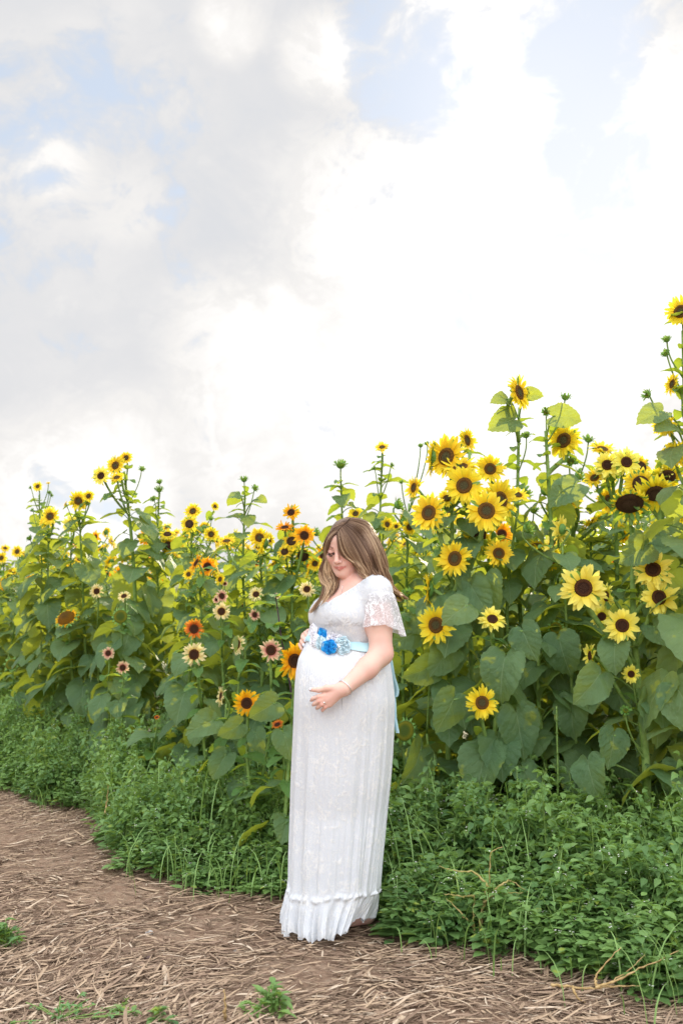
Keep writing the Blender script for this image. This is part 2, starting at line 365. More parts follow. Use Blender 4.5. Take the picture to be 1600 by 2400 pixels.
KIND = {  # petals, disc, n, petal length share, width, disc radius, lift, droop, dome
 'Y': ('pY', 'dN', 26, .62, .21, .40, .10, .15, .05), 'L': ('pL', 'dD', 22, .64, .25, .38, .12, .20, .05),
 'G': ('pG', 'dD', 26, .62, .20, .40, .10, .15, .05), 'P': ('pP', 'dD', 20, .60, .21, .42, .10, .25, .06),
 'K': ('pK', 'dD', 18, .58, .22, .44, .15, .25, .06), 'O': ('pO', 'dD', 24, .58, .21, .44, .10, .10, .06),
 'D': ('pY', 'dS', 26, .36, .15, .70, .1, .7, .16), 'C': ('pG', 'dC', 22, .30, .15, .78, .3, .2, .55),
 'N': (None, 'dG', 0, 0, 0, .92, 0, 0, .18), 'W': ('pY', 'dS', 24, .60, .21, .46, .0, .8, .10)}
HEADS = {}
for kd, (pm, dm, n, L, wd, dr, li, dro, dome) in KIND.items():
    HEADS[kd] = []
    for var in range(4):
        r = np.random.default_rng(hash(kd) % 1 + ord(kd)*10+var)
        pb = MB()
        if pm:
            petal_ring(pb, r, n, dr*.92, L, wd, li-.05, dro, gaps=.07, phase=.5); petal_ring(pb, r, int(n*.75), dr*.90, L*.86, wd*.95, li+.22, dro, .12, .1)
            pme = pb.mesh('petals_'+kd, [M[pm]])
        else: pme = None
        db = MB(); V, Q, T = disc_arrays(dr, dome); db.add(V, Q, t=T, rv=.5); V, Q = back_arrays(dr, .22+dome*.3); db.add(V, Q, t=.1, mi=1)
        dme = db.mesh('disc_'+kd, [M[dm], M['bract']])
        bb = MB(); petal_ring(bb, r, 16, dr*.95, .40 if kd not in 'ND' else .46, .19, -.35 if kd != 'D' else .5, -.3, .12)
        petal_ring(bb, r, 12, dr*.9, .30, .16, -.7, -.5, .12)
        HEADS[kd].append((dme, pme, bb.mesh('bracts_'+kd, [M['bract']])))
BUDS = []
for var in range(3):
    r = np.random.default_rng(900+var); b = MB(); V, Q = back_arrays(.55, .5); b.add(V, Q, mi=0)
    V, Q, T = disc_arrays(.5, .35, 4, 16); b.add(V, Q, t=T, mi=1)
    petal_ring(b, r, 12, .5, .75, .30, .9, -.7, .15, mi=0); petal_ring(b, r, 12, .5, .65, .26, .3, -.4, .2, mi=0); petal_ring(b, r, 8, .4, .7, .25, -.4, -.9, .2, mi=0)
    BUDS.append(b.mesh('bud', [M['bract'], M['dG']]))

def facing(yaw, pitch):
    y, p = R(yaw), R(pitch); return Vector((-math.sin(y)*math.cos(p), -math.cos(y)*math.cos(p), math.sin(p)))
def add_head(parent, kd, loc, fv, rad, spin=None, base=Vector((0, 0, 0)), full=True):
    q = fv.to_track_quat('Z', 'Y') @ Quaternion((0, 0, 1), rnd.uniform(0, 6.28) if spin is None else spin)
    if kd == 'B':
        o = link('bud', rnd.choice(BUDS), parent, loc-base); o.rotation_mode = 'QUATERNION'; o.rotation_quaternion = q; o.scale = (rad,)*3; return o
    dme, pme, bme = rnd.choice(HEADS[kd])
    o = link('flower_head', dme, parent, loc-base); o.rotation_mode = 'QUATERNION'; o.rotation_quaternion = q; o.scale = (rad,)*3
    if pme: link('petals', pme, o)
    if full: link('bracts', bme, o)
    return o
def add_leaf(parent, loc, az, size, tilt=0.0, small=False, roll=0.0, mesh=None):
    o = link('leaf', mesh or rnd.choice(LEAVES_S if small else LEAVES), parent, loc)
    o.rotation_euler = (roll, tilt, az); o.scale = (size, size, size); return o

def sunflower(label, base, D, top, heads, r0=.014, group=None, leaves=None, smax=.25, start=.30, dens=.085, lean=0.0, extra=()):
    """one plant: base = px x at the ground, top = (px,py) of the stem's end, heads = (px,py,diameter px,kind,yaw,pitch[,dd])"""
    B = Vector((W(base, 1800, D).x, D, 0.0)); B.z = float(gz(B.x, B.y))
    T = W(top[0], top[1], D+lean)
    root = empty('sunflower', B, label, 'sunflower', group)
    H = T.z-B.z
    kink = Vector((rnd.uniform(-.03, .03), rnd.uniform(-.03, .03), 0))
    path = smooth_path([np.array(B-B), np.array((B.lerp(T, .33)+kink-B)), np.array((B.lerp(T, .7)-kink*.8-B)), np.array(T-B)], 26)
    sb = MB(); v, q = tube(path, np.linspace(r0, max(r0*.45, .0045), 26), 8); sb.add(v, q)
    zs = path[:, 2]
    def at(z): return np.array([np.interp(z, zs, path[:, i]) for i in range(3)])
    for h in heads:
        px, py, dia, kd, yw, pt = h[:6]; dd = (h[6] if len(h) > 6 else 0.0) - (.12 if D > 5.0 else .04)
        Hp = W(px, py, D+dd); rad = dia*(D+dd)/F/2*(1.12 if kd != 'B' else 1.0); fv = facing(yw, pt)
        loc = np.array(Hp-B); back = loc - np.array(fv)*rad*(.22 if kd != 'B' else .4)
        hd = math.hypot(loc[0]-at(loc[2])[0], loc[1]-at(loc[2])[1])
        zn = min(loc[2]-.10-.75*hd, H*.97) if hd > .05 or loc[2] < H-.15 else H*.93
        zn = max(zn, .25*H)
        nd = at(zn); up = np.array([0, 0, 1.0])
        side = (loc-nd)*np.array([1, 1, 0])
        c1 = nd + side*.55 + up*(loc[2]-nd[2])*.35
        c2 = back - np.array(fv)*min(.12, rad*1.3) - up*(.05 if pt > -45 else -.05)
        pp = bez([nd, c1, c2, back], 14); rr = max(.0035, min(.011, rad*.11))
        v, q = tube(pp, np.linspace(rr*1.1, rr, 14), 6); sb.add(v, q)
        add_head(root, kd, Hp, fv, rad, base=B)
        for k in range(0 if rad < .03 else (2 if kd == 'B' else 3)):
            i = rnd.randint(3, 11); add_leaf(root, Vector(pp[i]), rnd.uniform(0, 6.28), rnd.uniform(.045, .10), rnd.uniform(-.3, .3), True)
    sp = link('stem', sb.mesh('stem', [M['stem']]), root)
    z = start; az = rnd.uniform(0, 6.28)
    while z < H-.06:
        f = z/H; s = smax*.93*np.interp(f, [0, .15, .4, .65, .85, 1.0], [.75, .95, .95, .82, .62, .34])*rnd.uniform(.62, 1.12)*(1.0 if D < 5.8 else 1+.35*f)
        add_leaf(root, Vector(at(z)), az, s, rnd.uniform(-.25, .25)+np.interp(f, [0, .5, 1], [.15, 0, -.25]), s < .12, rnd.uniform(-.25, .25))
        az += 2.4 + rnd.uniform(-.5, .5); z += dens*(.88 if D < 5.8 else .72)*rnd.uniform(.75, 1.3)*np.interp(f, [0, .5, 1], [1.1, .85, .45])
    for px, py, size, yawdeg, tilt in extra:      # leaves of this plant the photograph shows by themselves: blade starts at (px,py)
        Lp = W(px, py, D-.12) - B
        zn = min(max(Lp.z-.10, .1), H); nd = at(zn)
        pp = bez([nd, (nd+np.array(Lp))/2+np.array([0, 0, .07]), np.array(Lp)], 8); v, q = tube(pp, .0045, 5)
        b2 = MB(); rr_ = np.random.default_rng(int(px*7+py)); V, q2, UV, _, _ = leaf_arrays(rr_, rr_.uniform(-.4, .1), rr_.uniform(.3, 1.0), rr_.uniform(.04, .38), 9, 60, .0, 0, .022, rr_.uniform(.03, .07))
        a = R(yawdeg); t = R(tilt)     # blade direction: yawdeg measured in the picture plane from straight down, tilt towards the camera
        zd = Vector((math.sin(a)*math.cos(t), -math.sin(t), -math.cos(a)*math.cos(t)))
        nrm = Vector((rr_.uniform(-.65, .65), -1, rr_.uniform(-.2, .7))); nrm = (nrm - zd*nrm.dot(zd)).normalized(); yy = nrm.cross(zd)
        Mx = np.array(Matrix((zd, yy, nrm)).transposed())
        size *= rr_.uniform(.68, 1.0)
        b2.add((V*size)@Mx.T + np.array(Lp), q2, UV, mi=0); b2.add(v, q, mi=1)
        link('leaf', b2.mesh('leaf', [M['leaf'], M['stem']]), root)
    return root
# ------------------------------------------------------------------ the sunflowers one can tell apart
GF = 'sunflowers along the front of the field'
S = sunflower
# right of the woman, nearest first
S('towering sunflower at the right frame edge with one bloom far above all others', 1612, 4.3, (1600, 775),
  [(1594, 730, 76, 'Y', 30, 5), (1574, 900, 52, 'Y', 75, 10), (1554, 994, 60, 'Y', 45, -20), (1561, 796, 26, 'B', 30, 60), (1559, 829, 26, 'B', 60, 40), (1516, 925, 30, 'B', 70, 20), (1580, 1065, 60, 'Y', 20, 0)], .020, GF, smax=.26,
  extra=[(1545, 965, .17, -70, 20), (1575, 1000, .13, -80, 30), (1590, 1620, .26, 20, 25)])
S('thick-stalked sunflower with a drooping seeded head ringed in green above pale blooms', 1506, 4.45, (1482, 1235),
  [(1474, 1180, 84, 'D', 12, -52, -.06), (1457, 1466, 78, 'L', 5, 5, -.1), (1366, 1378, 102, 'L', 8, 5, -.12), (1409, 1445, 50, 'L', 20, 5), (1420, 1398, 62, 'L', 75, 0), (1529, 1335, 88, 'L', 20, 15, -.08), (1543, 1400, 86, 'L', -5, 5, -.1), (1382, 1538, 62, 'L', 85, 0), (1478, 1580, 40, 'L', 25, 0, -.1), (1465, 1666, 26, 'B', 10, 40, -.1)], .023, GF, smax=.24, start=.45, dens=.13,
  extra=[(1400, 1585, .21, -42, 15), (1437, 1725, .19, -12, 20), (1378, 1790, .17, 5, 25), (1440, 1512, .19, -10, 25), (1530, 1640, .22, 15, 20), (1535, 1470, .2, 40, 40), (1560, 1800, .2, 25, 20), (1510, 1280, .16, -60, 30)])
S('sunflower carrying one bright round low bloom over its biggest dark heart-shaped leaves', 1157, 4.72, (1153, 1485),
  [(1153, 1451, 62, 'L', 0, 35, -.05), (1129, 1647, 72, 'Y', 0, 8, -.2)], .020, GF, smax=.27, start=.40, dens=.10,
  extra=[(1137, 1765, .255, -15, 12), (1182, 1545, .24, -12, 15), (1210, 1675, .24, 10, 15), (1062, 1640, .22, -28, 20), (1225, 1480, .2, 20, 25), (1090, 1420, .2, -55, 30), (1225, 1800, .2, 15, 20)])
S('slim tall sunflower with a single bent-faced bloom alone against the sky', 1216, 5.25, (1216, 955),
  [(1216, 920, 84, 'Y', -48, 8, -.05), (1232, 1021, 24, 'B', 20, 50), (1250, 1197, 26, 'B', 0, 60), (1148, 1099, 66, 'Y', 5, 5, -.1)], .016, GF, smax=.22,
  extra=[(1185, 935, .13, -80, 25), (1200, 985, .17, -72, 15), (1235, 925, .12, 78, 25), (1190, 1330, .2, 10, 20)])
S('tall pale-stemmed sunflower topped by spiky green buds right of the lone bloom', 1312, 5.0, (1278, 1010),
  [(1324, 931, 30, 'B', -20, 65), (1279, 966, 26, 'B', 10, 20), (1320, 1032, 84, 'Y', 38, 5, .08), (1291, 1312, 56, 'Y', 35, 5, -.05), (1257, 1277, 54, 'Y', 10, 70)], .019, GF, smax=.24,
  extra=[(1300, 975, .14, 80, 20), (1345, 1140, .18, -60, 25), (1290, 1560, .22, 20, 20)])
S('branching sunflower with a stacked cluster of big full blooms near the top', 1100, 5.0, (1100, 1060),
  [(1045, 1070, 98, 'Y', 35, 5), (1012, 1074, 84, 'Y', 100, 5, .05), (1094, 1032, 60, 'Y', -50, 5, .1), (1078, 1094, 82, 'Y', 20, 55, -.05), (1087, 1138, 90, 'Y', 22, 5, -.15), (1139, 1197, 94, 'Y', 2, 8, -.22), (1172, 1172, 96, 'Y', -32, 0, -.1), (1123, 1253, 82, 'W', -35, -10)], .019, GF, smax=.25)
S('sunflower with side-lit blooms stepping down just right of the lace sleeve', 1052, 4.95, (1056, 1110),
  [(1004, 1202, 86, 'Y', 32, 8, -.1), (969, 1143, 54, 'Y', 62, 5), (1047, 1168, 46, 'Y', 5, 30), (1065, 1309, 82, 'Y', 32, 5, -.1), (1005, 1382, 82, 'Y', 98, 5), (1021, 1465, 88, 'Y', 30, 3, -.15), (1168, 1297, 64, 'Y', 0, 8, -.05), (1036, 1300, 40, 'B', 10, 30)], .018, GF, smax=.25,
  extra=[(1105, 1375, .2, 25, 25), (1050, 1520, .2, -35, 25), (1140, 1360, .2, 0, 20)])
S('sunflower with two narrow dark-eyed blooms turned left between the tall stems', 1364, 5.35, (1345, 1120),
  [(1328, 1175, 86, 'Y', 60, 5), (1346, 1179, 62, 'W', -50, 0, .1), (1427, 1172, 62, 'Y', 30, 0, .1), (1336, 1081, 34, 'B', 0, 20), (1378, 1030, 30, 'B', 0, 60)], .017, GF)
S('sunflower with a row of three round brown-centred blooms in the right-hand cluster', 1440, 5.1, (1432, 1075),
  [(1422, 1090, 64, 'L', 8, 8), (1467, 1083, 66, 'L', 0, 8, -.05), (1411, 1052, 62, 'Y', -10, 55, .1), (1392, 1120, 50, 'Y', 30, 30, .1), (1500, 1094, 56, 'W', -10, 10)], .017, GF)
S('sunflower with heavy drooping dark-centred heads right of the seeded head', 1560, 4.9, (1548, 1090),
  [(1561, 1085, 62, 'L', -30, 15), (1500, 1134, 76, 'W', 20, -5), (1562, 1118, 78, 'W', 10, -40), (1536, 1157, 92, 'W', 15, -45, -.1), (1594, 1201, 56, 'W', -20, -10)], .018, GF,
  extra=[(1550, 1255, .2, 60, 30), (1590, 1330, .2, 30, 20)])
S('short sunflower behind the dress with half-open yellow-green head low in the weeds', 985, 4.95, (1000, 1720),
  [(949, 1713, 46, 'N', 35, 15, -.1)], .013, GF, smax=.24, start=.2, dens=.07, extra=[(985, 1760, .2, -30, 30), (1010, 1560, .2, -60, 20)])
S('leafy sunflower without open bloom directly behind the blue ribbon tails', 940, 5.2, (950, 1400), [(955, 1390, 30, 'B', 20, 60)], .014, GF, smax=.24, dens=.07, extra=[(975, 1480, .2, -60, 20), (960, 1440, .18, 60, 20)])
S('broad-leaved sunflower filling the gap left of the thick stalk', 1270, 4.85, (1265, 1470), [(1302, 1472, 28, 'N', 10, 10)], .016, GF, smax=.27, start=.4, dens=.09, extra=[(1310, 1500, .2, 10, 20), (1340, 1650, .24, -5, 15)])
S('leafy sunflower with bare top just inside the right frame edge', 1580, 4.7, (1575, 1380), [(1568, 1362, 26, 'B', 0, 70)], .016, GF, smax=.27, start=.4, dens=.09)
# behind the head
S('slender sunflower with a small half-open head above and right of the woman', 905, 6.4, (895, 1062),
  [(895, 1048, 34, 'Y', 10, 45), (907, 1229, 32, 'Y', -30, 5), (928, 1234, 22, 'Y', 10, 5), (876, 1098, 14, 'B', 60, 40), (918, 1090, 14, 'B', -60, 40)], .013, GF, smax=.20)
S('slender sunflower topped with one round green bud behind the crown of the head', 800, 6.8, (798, 1108),
  [(798, 1090, 34, 'B', 0, 60), (833, 1204, 36, 'Y', 10, 30)], .013, GF, smax=.20)
S('thin sunflower with two small blooms between sleeve and big right clump', 957, 5.8, (958, 1180), [(959, 1236, 36, 'Y', -20, 0), (940, 1130, 14, 'B', 30, 60), (1000, 1040, 16, 'B', 40, 60), (985, 1045, 16, 'B', 0, 60)], .013, GF)
# left of the woman
S('sunflower with orange-gold blooms clustered at the woman\'s hair', 690, 6.0, (685, 1215),
  [(682, 1201, 42, 'G', 15, 20), (667, 1236, 44, 'G', 10, 60), (683, 1268, 46, 'W', 5, 20), (713, 1255, 50, 'G', -5, 8, -.15), (738, 1321, 34, 'Y', 10, 5), (710, 1302, 36, 'D', -20, -10), (667, 1293, 36, 'W', 10, 20)], .013, GF, smax=.21)
S('sunflower with one round yellow bloom and dark seed eye left of the orange cluster', 612, 6.3, (608, 1275), [(608, 1260, 48, 'Y', 0, 5), (630, 1265, 32, 'Y', -40, 0, .1), (531, 1268, 42, 'Y', 5, 60, .2), (606, 1283, 30, 'Y', 10, 60)], .014, GF, smax=.22)
S('bare-topped sunflower stem with green bud rising alone from the middle of the field', 580, 6.6, (575, 1140), [(572, 1124, 24, 'B', 10, 70), (598, 1145, 20, 'B', -40, 40)], .013, GF, smax=.21, extra=[(560, 1160, .1, -70, 30), (605, 1170, .1, 70, 30)])
S('sunflower with a shaded dark disc directly under a fringed yellow bloom', 455, 7.0, (450, 1215), [(452, 1198, 38, 'Y', 10, 15), (444, 1228, 40, 'W', 5, 5, -.05), (504, 1187, 20, 'Y', -20, 10), (495, 1252, 34, 'Y', 0, 5, -.05), (495, 1216, 16, 'B', 0, 60)], .013, GF, smax=.22)
S('sunflower with an orange ruffled head seen from the side above a small dark-eyed bloom', 470, 6.2, (464, 1312), [(460, 1319, 46, 'G', 60, 25), (442, 1346, 26, 'Y', 15, 5), (516, 1358, 28, 'Y', 35, 5), (527, 1368, 14, 'K', 0, 10)], .012, GF, smax=.22)
S('tallest sunflower on the left, thick bowed stem under four crowded blooms', 350, 7.2, (292, 1105),
  [(271, 1091, 46, 'Y', 18, 8, -.05), (237, 1115, 44, 'L', 12, 8, -.05), (296, 1073, 30, 'Y', 5, 8), (274, 1119, 36, 'Y', 10, 45, -.1), (333, 1100, 18, 'B', -30, 50)], .020, GF, smax=.25)
S('sunflower topped with a cluster of green buds right of the tallest left one', 385, 7.4, (373, 1150), [(373, 1148, 24, 'B', 0, 60), (374, 1130, 18, 'B', 20, 60), (360, 1170, 18, 'B', 40, 40), (395, 1279, 42, 'W', 5, -10), (393, 1252, 38, 'W', -10, 50)], .013, GF, smax=.22)
S('sunflower with one oval brown-faced bloom and a smaller one at its shoulder', 215, 7.6, (186, 1190), [(184, 1174, 46, 'Y', -35, 5), (208, 1163, 28, 'Y', 5, 8), (205, 1180, 16, 'B', -40, 30), (154, 1181, 14, 'Y', 60, 20)], .014, GF, smax=.24)
S('sunflower with a pale lemon bloom facing out below the oval bloom', 180, 7.9, (168, 1245), [(168, 1227, 42, 'L', 5, 10), (192, 1235, 14, 'B', -20, 40)], .013, GF, smax=.24)
S('sunflower with a full bloom over a half-hidden one at the left shoulder of the field', 125, 7.9, (115, 1228), [(118, 1210, 44, 'Y', 8, 5), (106, 1222, 34, 'Y', 30, 20, .1)], .014, GF, smax=.24)
S('spindly sunflower with a tiny bloom and scattered buds at the far left skyline', 105, 8.1, (92, 1160), [(89, 1140, 24, 'Y', 10, 15), (114, 1132, 10, 'Y', 0, 60), (116, 1155, 12, 'B', -30, 40), (72, 1143, 10, 'B', 60, 30), (121, 1161, 10, 'B', -50, 20), (76, 1196, 13, 'B', 60, 40), (70, 1262, 18, 'B', 50, 50)], .011, GF, smax=.22)
S('distant sunflower with a small bloom low at the left frame edge', 45, 11.5, (42, 1305), [(41, 1293, 28, 'Y', 10, 8), (58, 1297, 10, 'B', -30, 40)], .013, GF)
S('distant sunflower with two blooms cut by the left frame edge', 8, 11, (8, 1312), [(4, 1308, 28, 'Y', 10, 8), (13, 1285, 22, 'Y', -20, 40)], .013, GF)
S('sunflower closed into a big ochre dome fringed with orange petals', 192, 7.6, (160, 1470), [(156, 1449, 48, 'C', 15, 40, -.1)], .019, GF, smax=.25, start=.25, dens=.10)
S('sunflower with a bare brown-green disc without petals above pink blooms', 298, 6.9, (288, 1470), [(283, 1445, 31, 'N', 0, 10, -.1)], .014, GF, smax=.25, start=.3)
S('small sunflower with a cream bloom tucked in leaves above the ochre dome', 235, 7.5, (230, 1405), [(227, 1386, 32, 'P', 5, 8, -.1)], .010, GF)
S('small sunflower with a dark-centred cream bloom above the petal-less disc', 310, 7.0, (298, 1412), [(291, 1397, 30, 'P', 5, 40, -.1)], .010, GF)
S('sunflower with a rust-orange bloom, dark eye and yellow-tipped petals', 425, 5.9, (450, 1490), [(455, 1474, 44, 'O', 0, 5, -.2)], .013, GF, smax=.22)
S('sunflower with loose cream petals below the rust-orange bloom', 500, 5.6, (462, 1552), [(455, 1534, 54, 'P', 5, 3, -.15)], .011, GF, smax=.19)
S('cream sunflower pair stacked beside the rust-orange bloom', 545, 5.9, (525, 1415), [(519, 1433, 40, 'P', 5, 5, -.1), (520, 1397, 30, 'K', -30, 10), (508, 1405, 20, 'K', 20, 20)], .011, GF, smax=.2)
S('cream sunflower with pointed petals beneath the round yellow bloom', 620, 5.9, (602, 1405), [(600, 1393, 34, 'P', 5, 20, -.1), (597, 1441, 27, 'K', -30, 5, -.1), (650, 1397, 16, 'P', 0, 30)], .010, GF, smax=.2)
S('cream sunflower turned sideways behind a bright green leaf', 572, 5.3, (566, 1525), [(558, 1511, 46, 'P', 55, 10)], .010, GF, smax=.16, extra=[(562, 1500, .075, -5, 15)])
S('peach sunflower with dark eye just left of the belly', 618, 5.1, (632, 1545), [(635, 1524, 50, 'K', -5, 5)], .009, GF, smax=.15)
S('short sunflower with a small pink bloom at the left', 262, 6.7, (256, 1545), [(254, 1531, 28, 'K', 0, 10)], .008, GF, smax=.16)
S('short sunflower with a small pink and cream bloom beneath the bare disc', 296, 6.5, (291, 1580), [(288, 1565, 30, 'K', 0, 5)], .008, GF, smax=.15)
S('sunflower with a tight yellow-green opening bud low at the left frame edge', 32, 8.8, (30, 1570), [(27, 1557, 26, 'N', 0, 20)], .012, GF, smax=.24, start=.3)
S('low golden sunflower with a single fiery bloom standing out at the field edge', 592, 4.95, (582, 1675), [(578, 1648, 60, 'G', 0, 5, -.05)], .011, GF, smax=.15, start=.12, dens=.065, extra=[(600, 1720, .13, 20, 25), (560, 1700, .12, -60, 25)])
S('ragged cream sunflower half hidden behind the low golden one', 540, 5.1, (530, 1650), [(518, 1632, 46, 'P', 70, 5)], .010, GF, smax=.17, start=.12, dens=.07, extra=[(528, 1772, .17, -28, 20), (497, 1690, .16, -65, 25), (560, 1830, .14, -10, 20)])
S('golden sunflower partly hidden behind the belly, its dark disc showing', 660, 4.75, (690, 1575), [(690, 1549, 76, 'G', -30, 0), (674, 1536, 24, 'G', 20, 10)], .011, GF, smax=.17, start=.1, dens=.06, extra=[(665, 1720, .15, 20, 25), (640, 1650, .14, -60, 30)])
S('low sunflower with a small orange-red bloom by the skirt', 655, 4.9, (655, 1712), [(650, 1698, 28, 'O', 20, 50)], .009, GF, smax=.16, start=.1, dens=.06)
S('tiny sunflower with a pink-orange bloom low among dark leaves', 372, 6.0, (370, 1692), [(368, 1681, 12, 'O', 0, 50)], .007, GF, smax=.16, start=.1)
S('dusty cream sunflower by the woman\'s long hair', 725, 5.5, (722, 1395), [(719, 1381, 36, 'P', 5, 15)], .010, GF, smax=.18)

# leafy young plants in front of the left field edge
def tall_weed(px, D, top, label, n=34, sz=.075, mt='weed_pale'):
    B = Vector((W(px, 1800, D).x, D, 0)); B.z = float(gz(B.x, B.y)); T = W(top[0], top[1], D)-B
    root = empty('weed_plant', B, label, 'plant', 'tall leafy plants at the field edge')
    sb = MB(); path = smooth_path([np.zeros(3), np.array(T)*.5+np.array([.01, 0, 0]), np.array(T)], 14); v, q = tube(path, np.linspace(.008, .003, 14), 6); sb.add(v, q)
    lb = MB(); r = np.random.default_rng(int(px))
    for k in range(n):
        f = .12+.88*k/n; b0 = np.array([np.interp(f*13, np.arange(14), path[:, i]) for i in range(3)])
        V, q2, UV, pv, pq = leaf_arrays(r, .1, .9, .15, 3, 16, .25, .5, .05, .05, .8)
        s = sz*(1.1-.75*f)*r.uniform(.7, 1.2)*(1.3 if k % 3 else 1.9); az = k*2.4+r.normal(0, .3)
        Rm = np.array(Matrix.Rotation(az, 3, 'Z') @ Matrix.Rotation(-.75*f, 3, 'Y'))
        lb.add((V*s)@Rm.T + b0, q2, UV, rv=r.random(), mi=0)
    link('stem', sb.mesh('weed_stem', [M['stem']]), root); link('foliage', lb.mesh('weed_foliage', [M[mt]]), root)
tall_weed(325, 6.15, (323, 1700), 'pale upright leafy plant at the field edge, tallest of three')
tall_weed(292, 6.1, (286, 1740), 'pale upright leafy plant leaning left of the tallest one', 26)
tall_weed(350, 6.0, (372, 1722), 'pale upright leafy plant leaning right of the tallest one', 30)
tall_weed(415, 6.1, (414, 1545), 'tall slender grey-green leafy plant between the pale plants and the cream bloom', 40, .06)
tall_weed(1292, 4.55, (1303, 1655), 'thin feathery weed standing between two sunflower stalks', 40, .025, 'weed')
def dark_stem():
    D = 5.15; B = Vector((W(715, 1800, D).x, D, 0)); o = empty('dark_stalk', B, 'thin purple-black leafy stalk left of the belly', 'plant')
    pts = [np.array(W(*p, D)-B) for p in [(700, 2020), (690, 1700), (672, 1560), (660, 1500), (652, 1440), (645, 1390)]]
    sb = MB(); v, q = tube(smooth_path(pts, 20), np.linspace(.007, .003, 20), 6); sb.add(v, q); link('stem', sb.mesh('dark_stem', [M['darkstem']]), o)
    for k in range(14):
        t = rnd.uniform(.3, 1); i = int(t*19); add_leaf(o, Vector(smooth_path(pts, 20)[i]), rnd.uniform(0, 6.28), rnd.uniform(.07, .13), -.3, True)
dark_stem()

# ------------------------------------------------------------------ sunflowers of the field behind: eight grown plants, copied with their parts
def proto(i):
    r = np.random.default_rng(500+i); rnd.seed(500+i)
    H = 2.0; root = empty('sunflower', (0, 0, 0), 'x', 'sunflower', 'x')
    path = smooth_path([(0, 0, 0), (r.normal(0, .04), r.normal(0, .04), .7), (r.normal(0, .05), r.normal(0, .05), 1.4), (r.normal(0, .05), r.normal(0, .05), H-.1)], 16)
    sb = MB(); v, q = tube(path, np.linspace(.015, .006, 16), 6); sb.add(v, q)
    fb = MB(); az = r.uniform(0, 6); z = .18
    while z < H-.12:
        f = z/H; s = .25*np.interp(f, [0, .3, .6, .85, 1], [.8, 1, .9, .66, .42])*r.uniform(.7, 1.15)
        d0 = r.uniform(0, .7); V, q2, UV, pv, pq = leaf_arrays(r, d0, d0+r.uniform(.4, 1), r.uniform(.05, .3), 3, 20, r.uniform(.35, .6), r.uniform(.3, .7), .02, .04)
        Rm = np.array(Matrix.Rotation(az, 3, 'Z') @ Matrix.Rotation(r.uniform(-.3, .2), 3, 'Y')); b0 = np.array([np.interp(z, path[:, 2], path[:, k]) for k in range(3)])
        rv = r.random(); m0 = 0 if s > .11 else 2
        fb.add((V*s)@Rm.T+b0, q2, UV, rv=rv, mi=m0); fb.add((pv*s)@Rm.T+b0, pq, mi=1)
        az += 2.4+r.normal(0, .4); z += r.uniform(.055, .10)*(1.0 if f < .6 else .65)
    nh = [1, 3, 2, 3, 1, 3, 2, 2][i]
    for k in range(nh):
        z0 = H-.12-.14*k*r.uniform(.6, 1.3); b0 = np.array([np.interp(z0, path[:, 2], path[:, j]) for j in range(3)])
        a = r.uniform(0, 6.28); L = 0.0 if k == 0 else r.uniform(.12, .26)
        loc = b0 + np.array([L*math.cos(a), L*math.sin(a), .10+L*.5]); fv = facing(r.uniform(-100, 130), r.uniform(-30, 60))
        rad = r.uniform(.06, .105); back = loc-np.array(fv)*rad*.22
        v, q = tube(bez([b0, b0+(loc-b0)*[.7, .7, .3], back-np.array(fv)*.08, back], 9), .006, 5); sb.add(v, q)
        kd = ['Y', 'Y', 'L', 'Y', 'W', 'Y', 'G', 'B'][(i*3+k) % 8] if k else ['Y', 'Y', 'L', 'B', 'Y', 'Y', 'G', 'W'][i]
        add_head(root, kd, Vector(loc), fv, rad if kd != 'B' else .05, full=False)
        for j in range(2):
            V, q2, UV, pv, pq = leaf_arrays(r, 0, .7, .3, 3, 14, .3, .4, .03, .03, .7); s = r.uniform(.06, .1)
            Rm = np.array(Matrix.Rotation(r.uniform(0, 6.28), 3, 'Z')); fb.add((V*s)@Rm.T+b0+(loc-b0)*.5, q2, UV, rv=.8, mi=2)
    link('stem', sb.mesh('stem', [M['stem']]), root); link('foliage', fb.mesh('foliage', [M['leaf'], M['stem'], M['leaf_small']]), root)
    return root
def copy_plant(src, loc, rz, s):
    c = src.copy(); col.objects.link(c); c.location = loc; c.rotation_euler = (0, 0, rz); c.scale = s
    for ch in src.children:
        k = ch.copy(); col.objects.link(k); k.parent = c
        for g in ch.children:
            h = g.copy(); col.objects.link(h); h.parent = k
    return c
protos = [proto(i) for i in range(8)]
rnd.seed(77)
spots = []
tries = 0
def far_enough(x, y, d): return all((x-a)**2+(y-b)**2 > d*d for a, b in spots)
while len(spots) < 262 and tries < 30000:
    tries += 1
    px = rnd.uniform(-120, 1720); fr = stem_edge(px)
    Y = fr + .22 + (rnd.random()**1.15)*(15.5-fr)
    x = (px-800)/F*Y
    if rnd.random() > Y/15.5*1.15+.12: continue
    if far_enough(x, Y, .24 if Y < fr+2.2 else .40): spots.append((x, Y))
HEADTXT = ['single yellow-headed', 'three-headed yellow', 'lemon-headed', 'budding and blooming', 'single-flowered', 'yellow three-headed', 'golden-headed', 'drooping-headed']
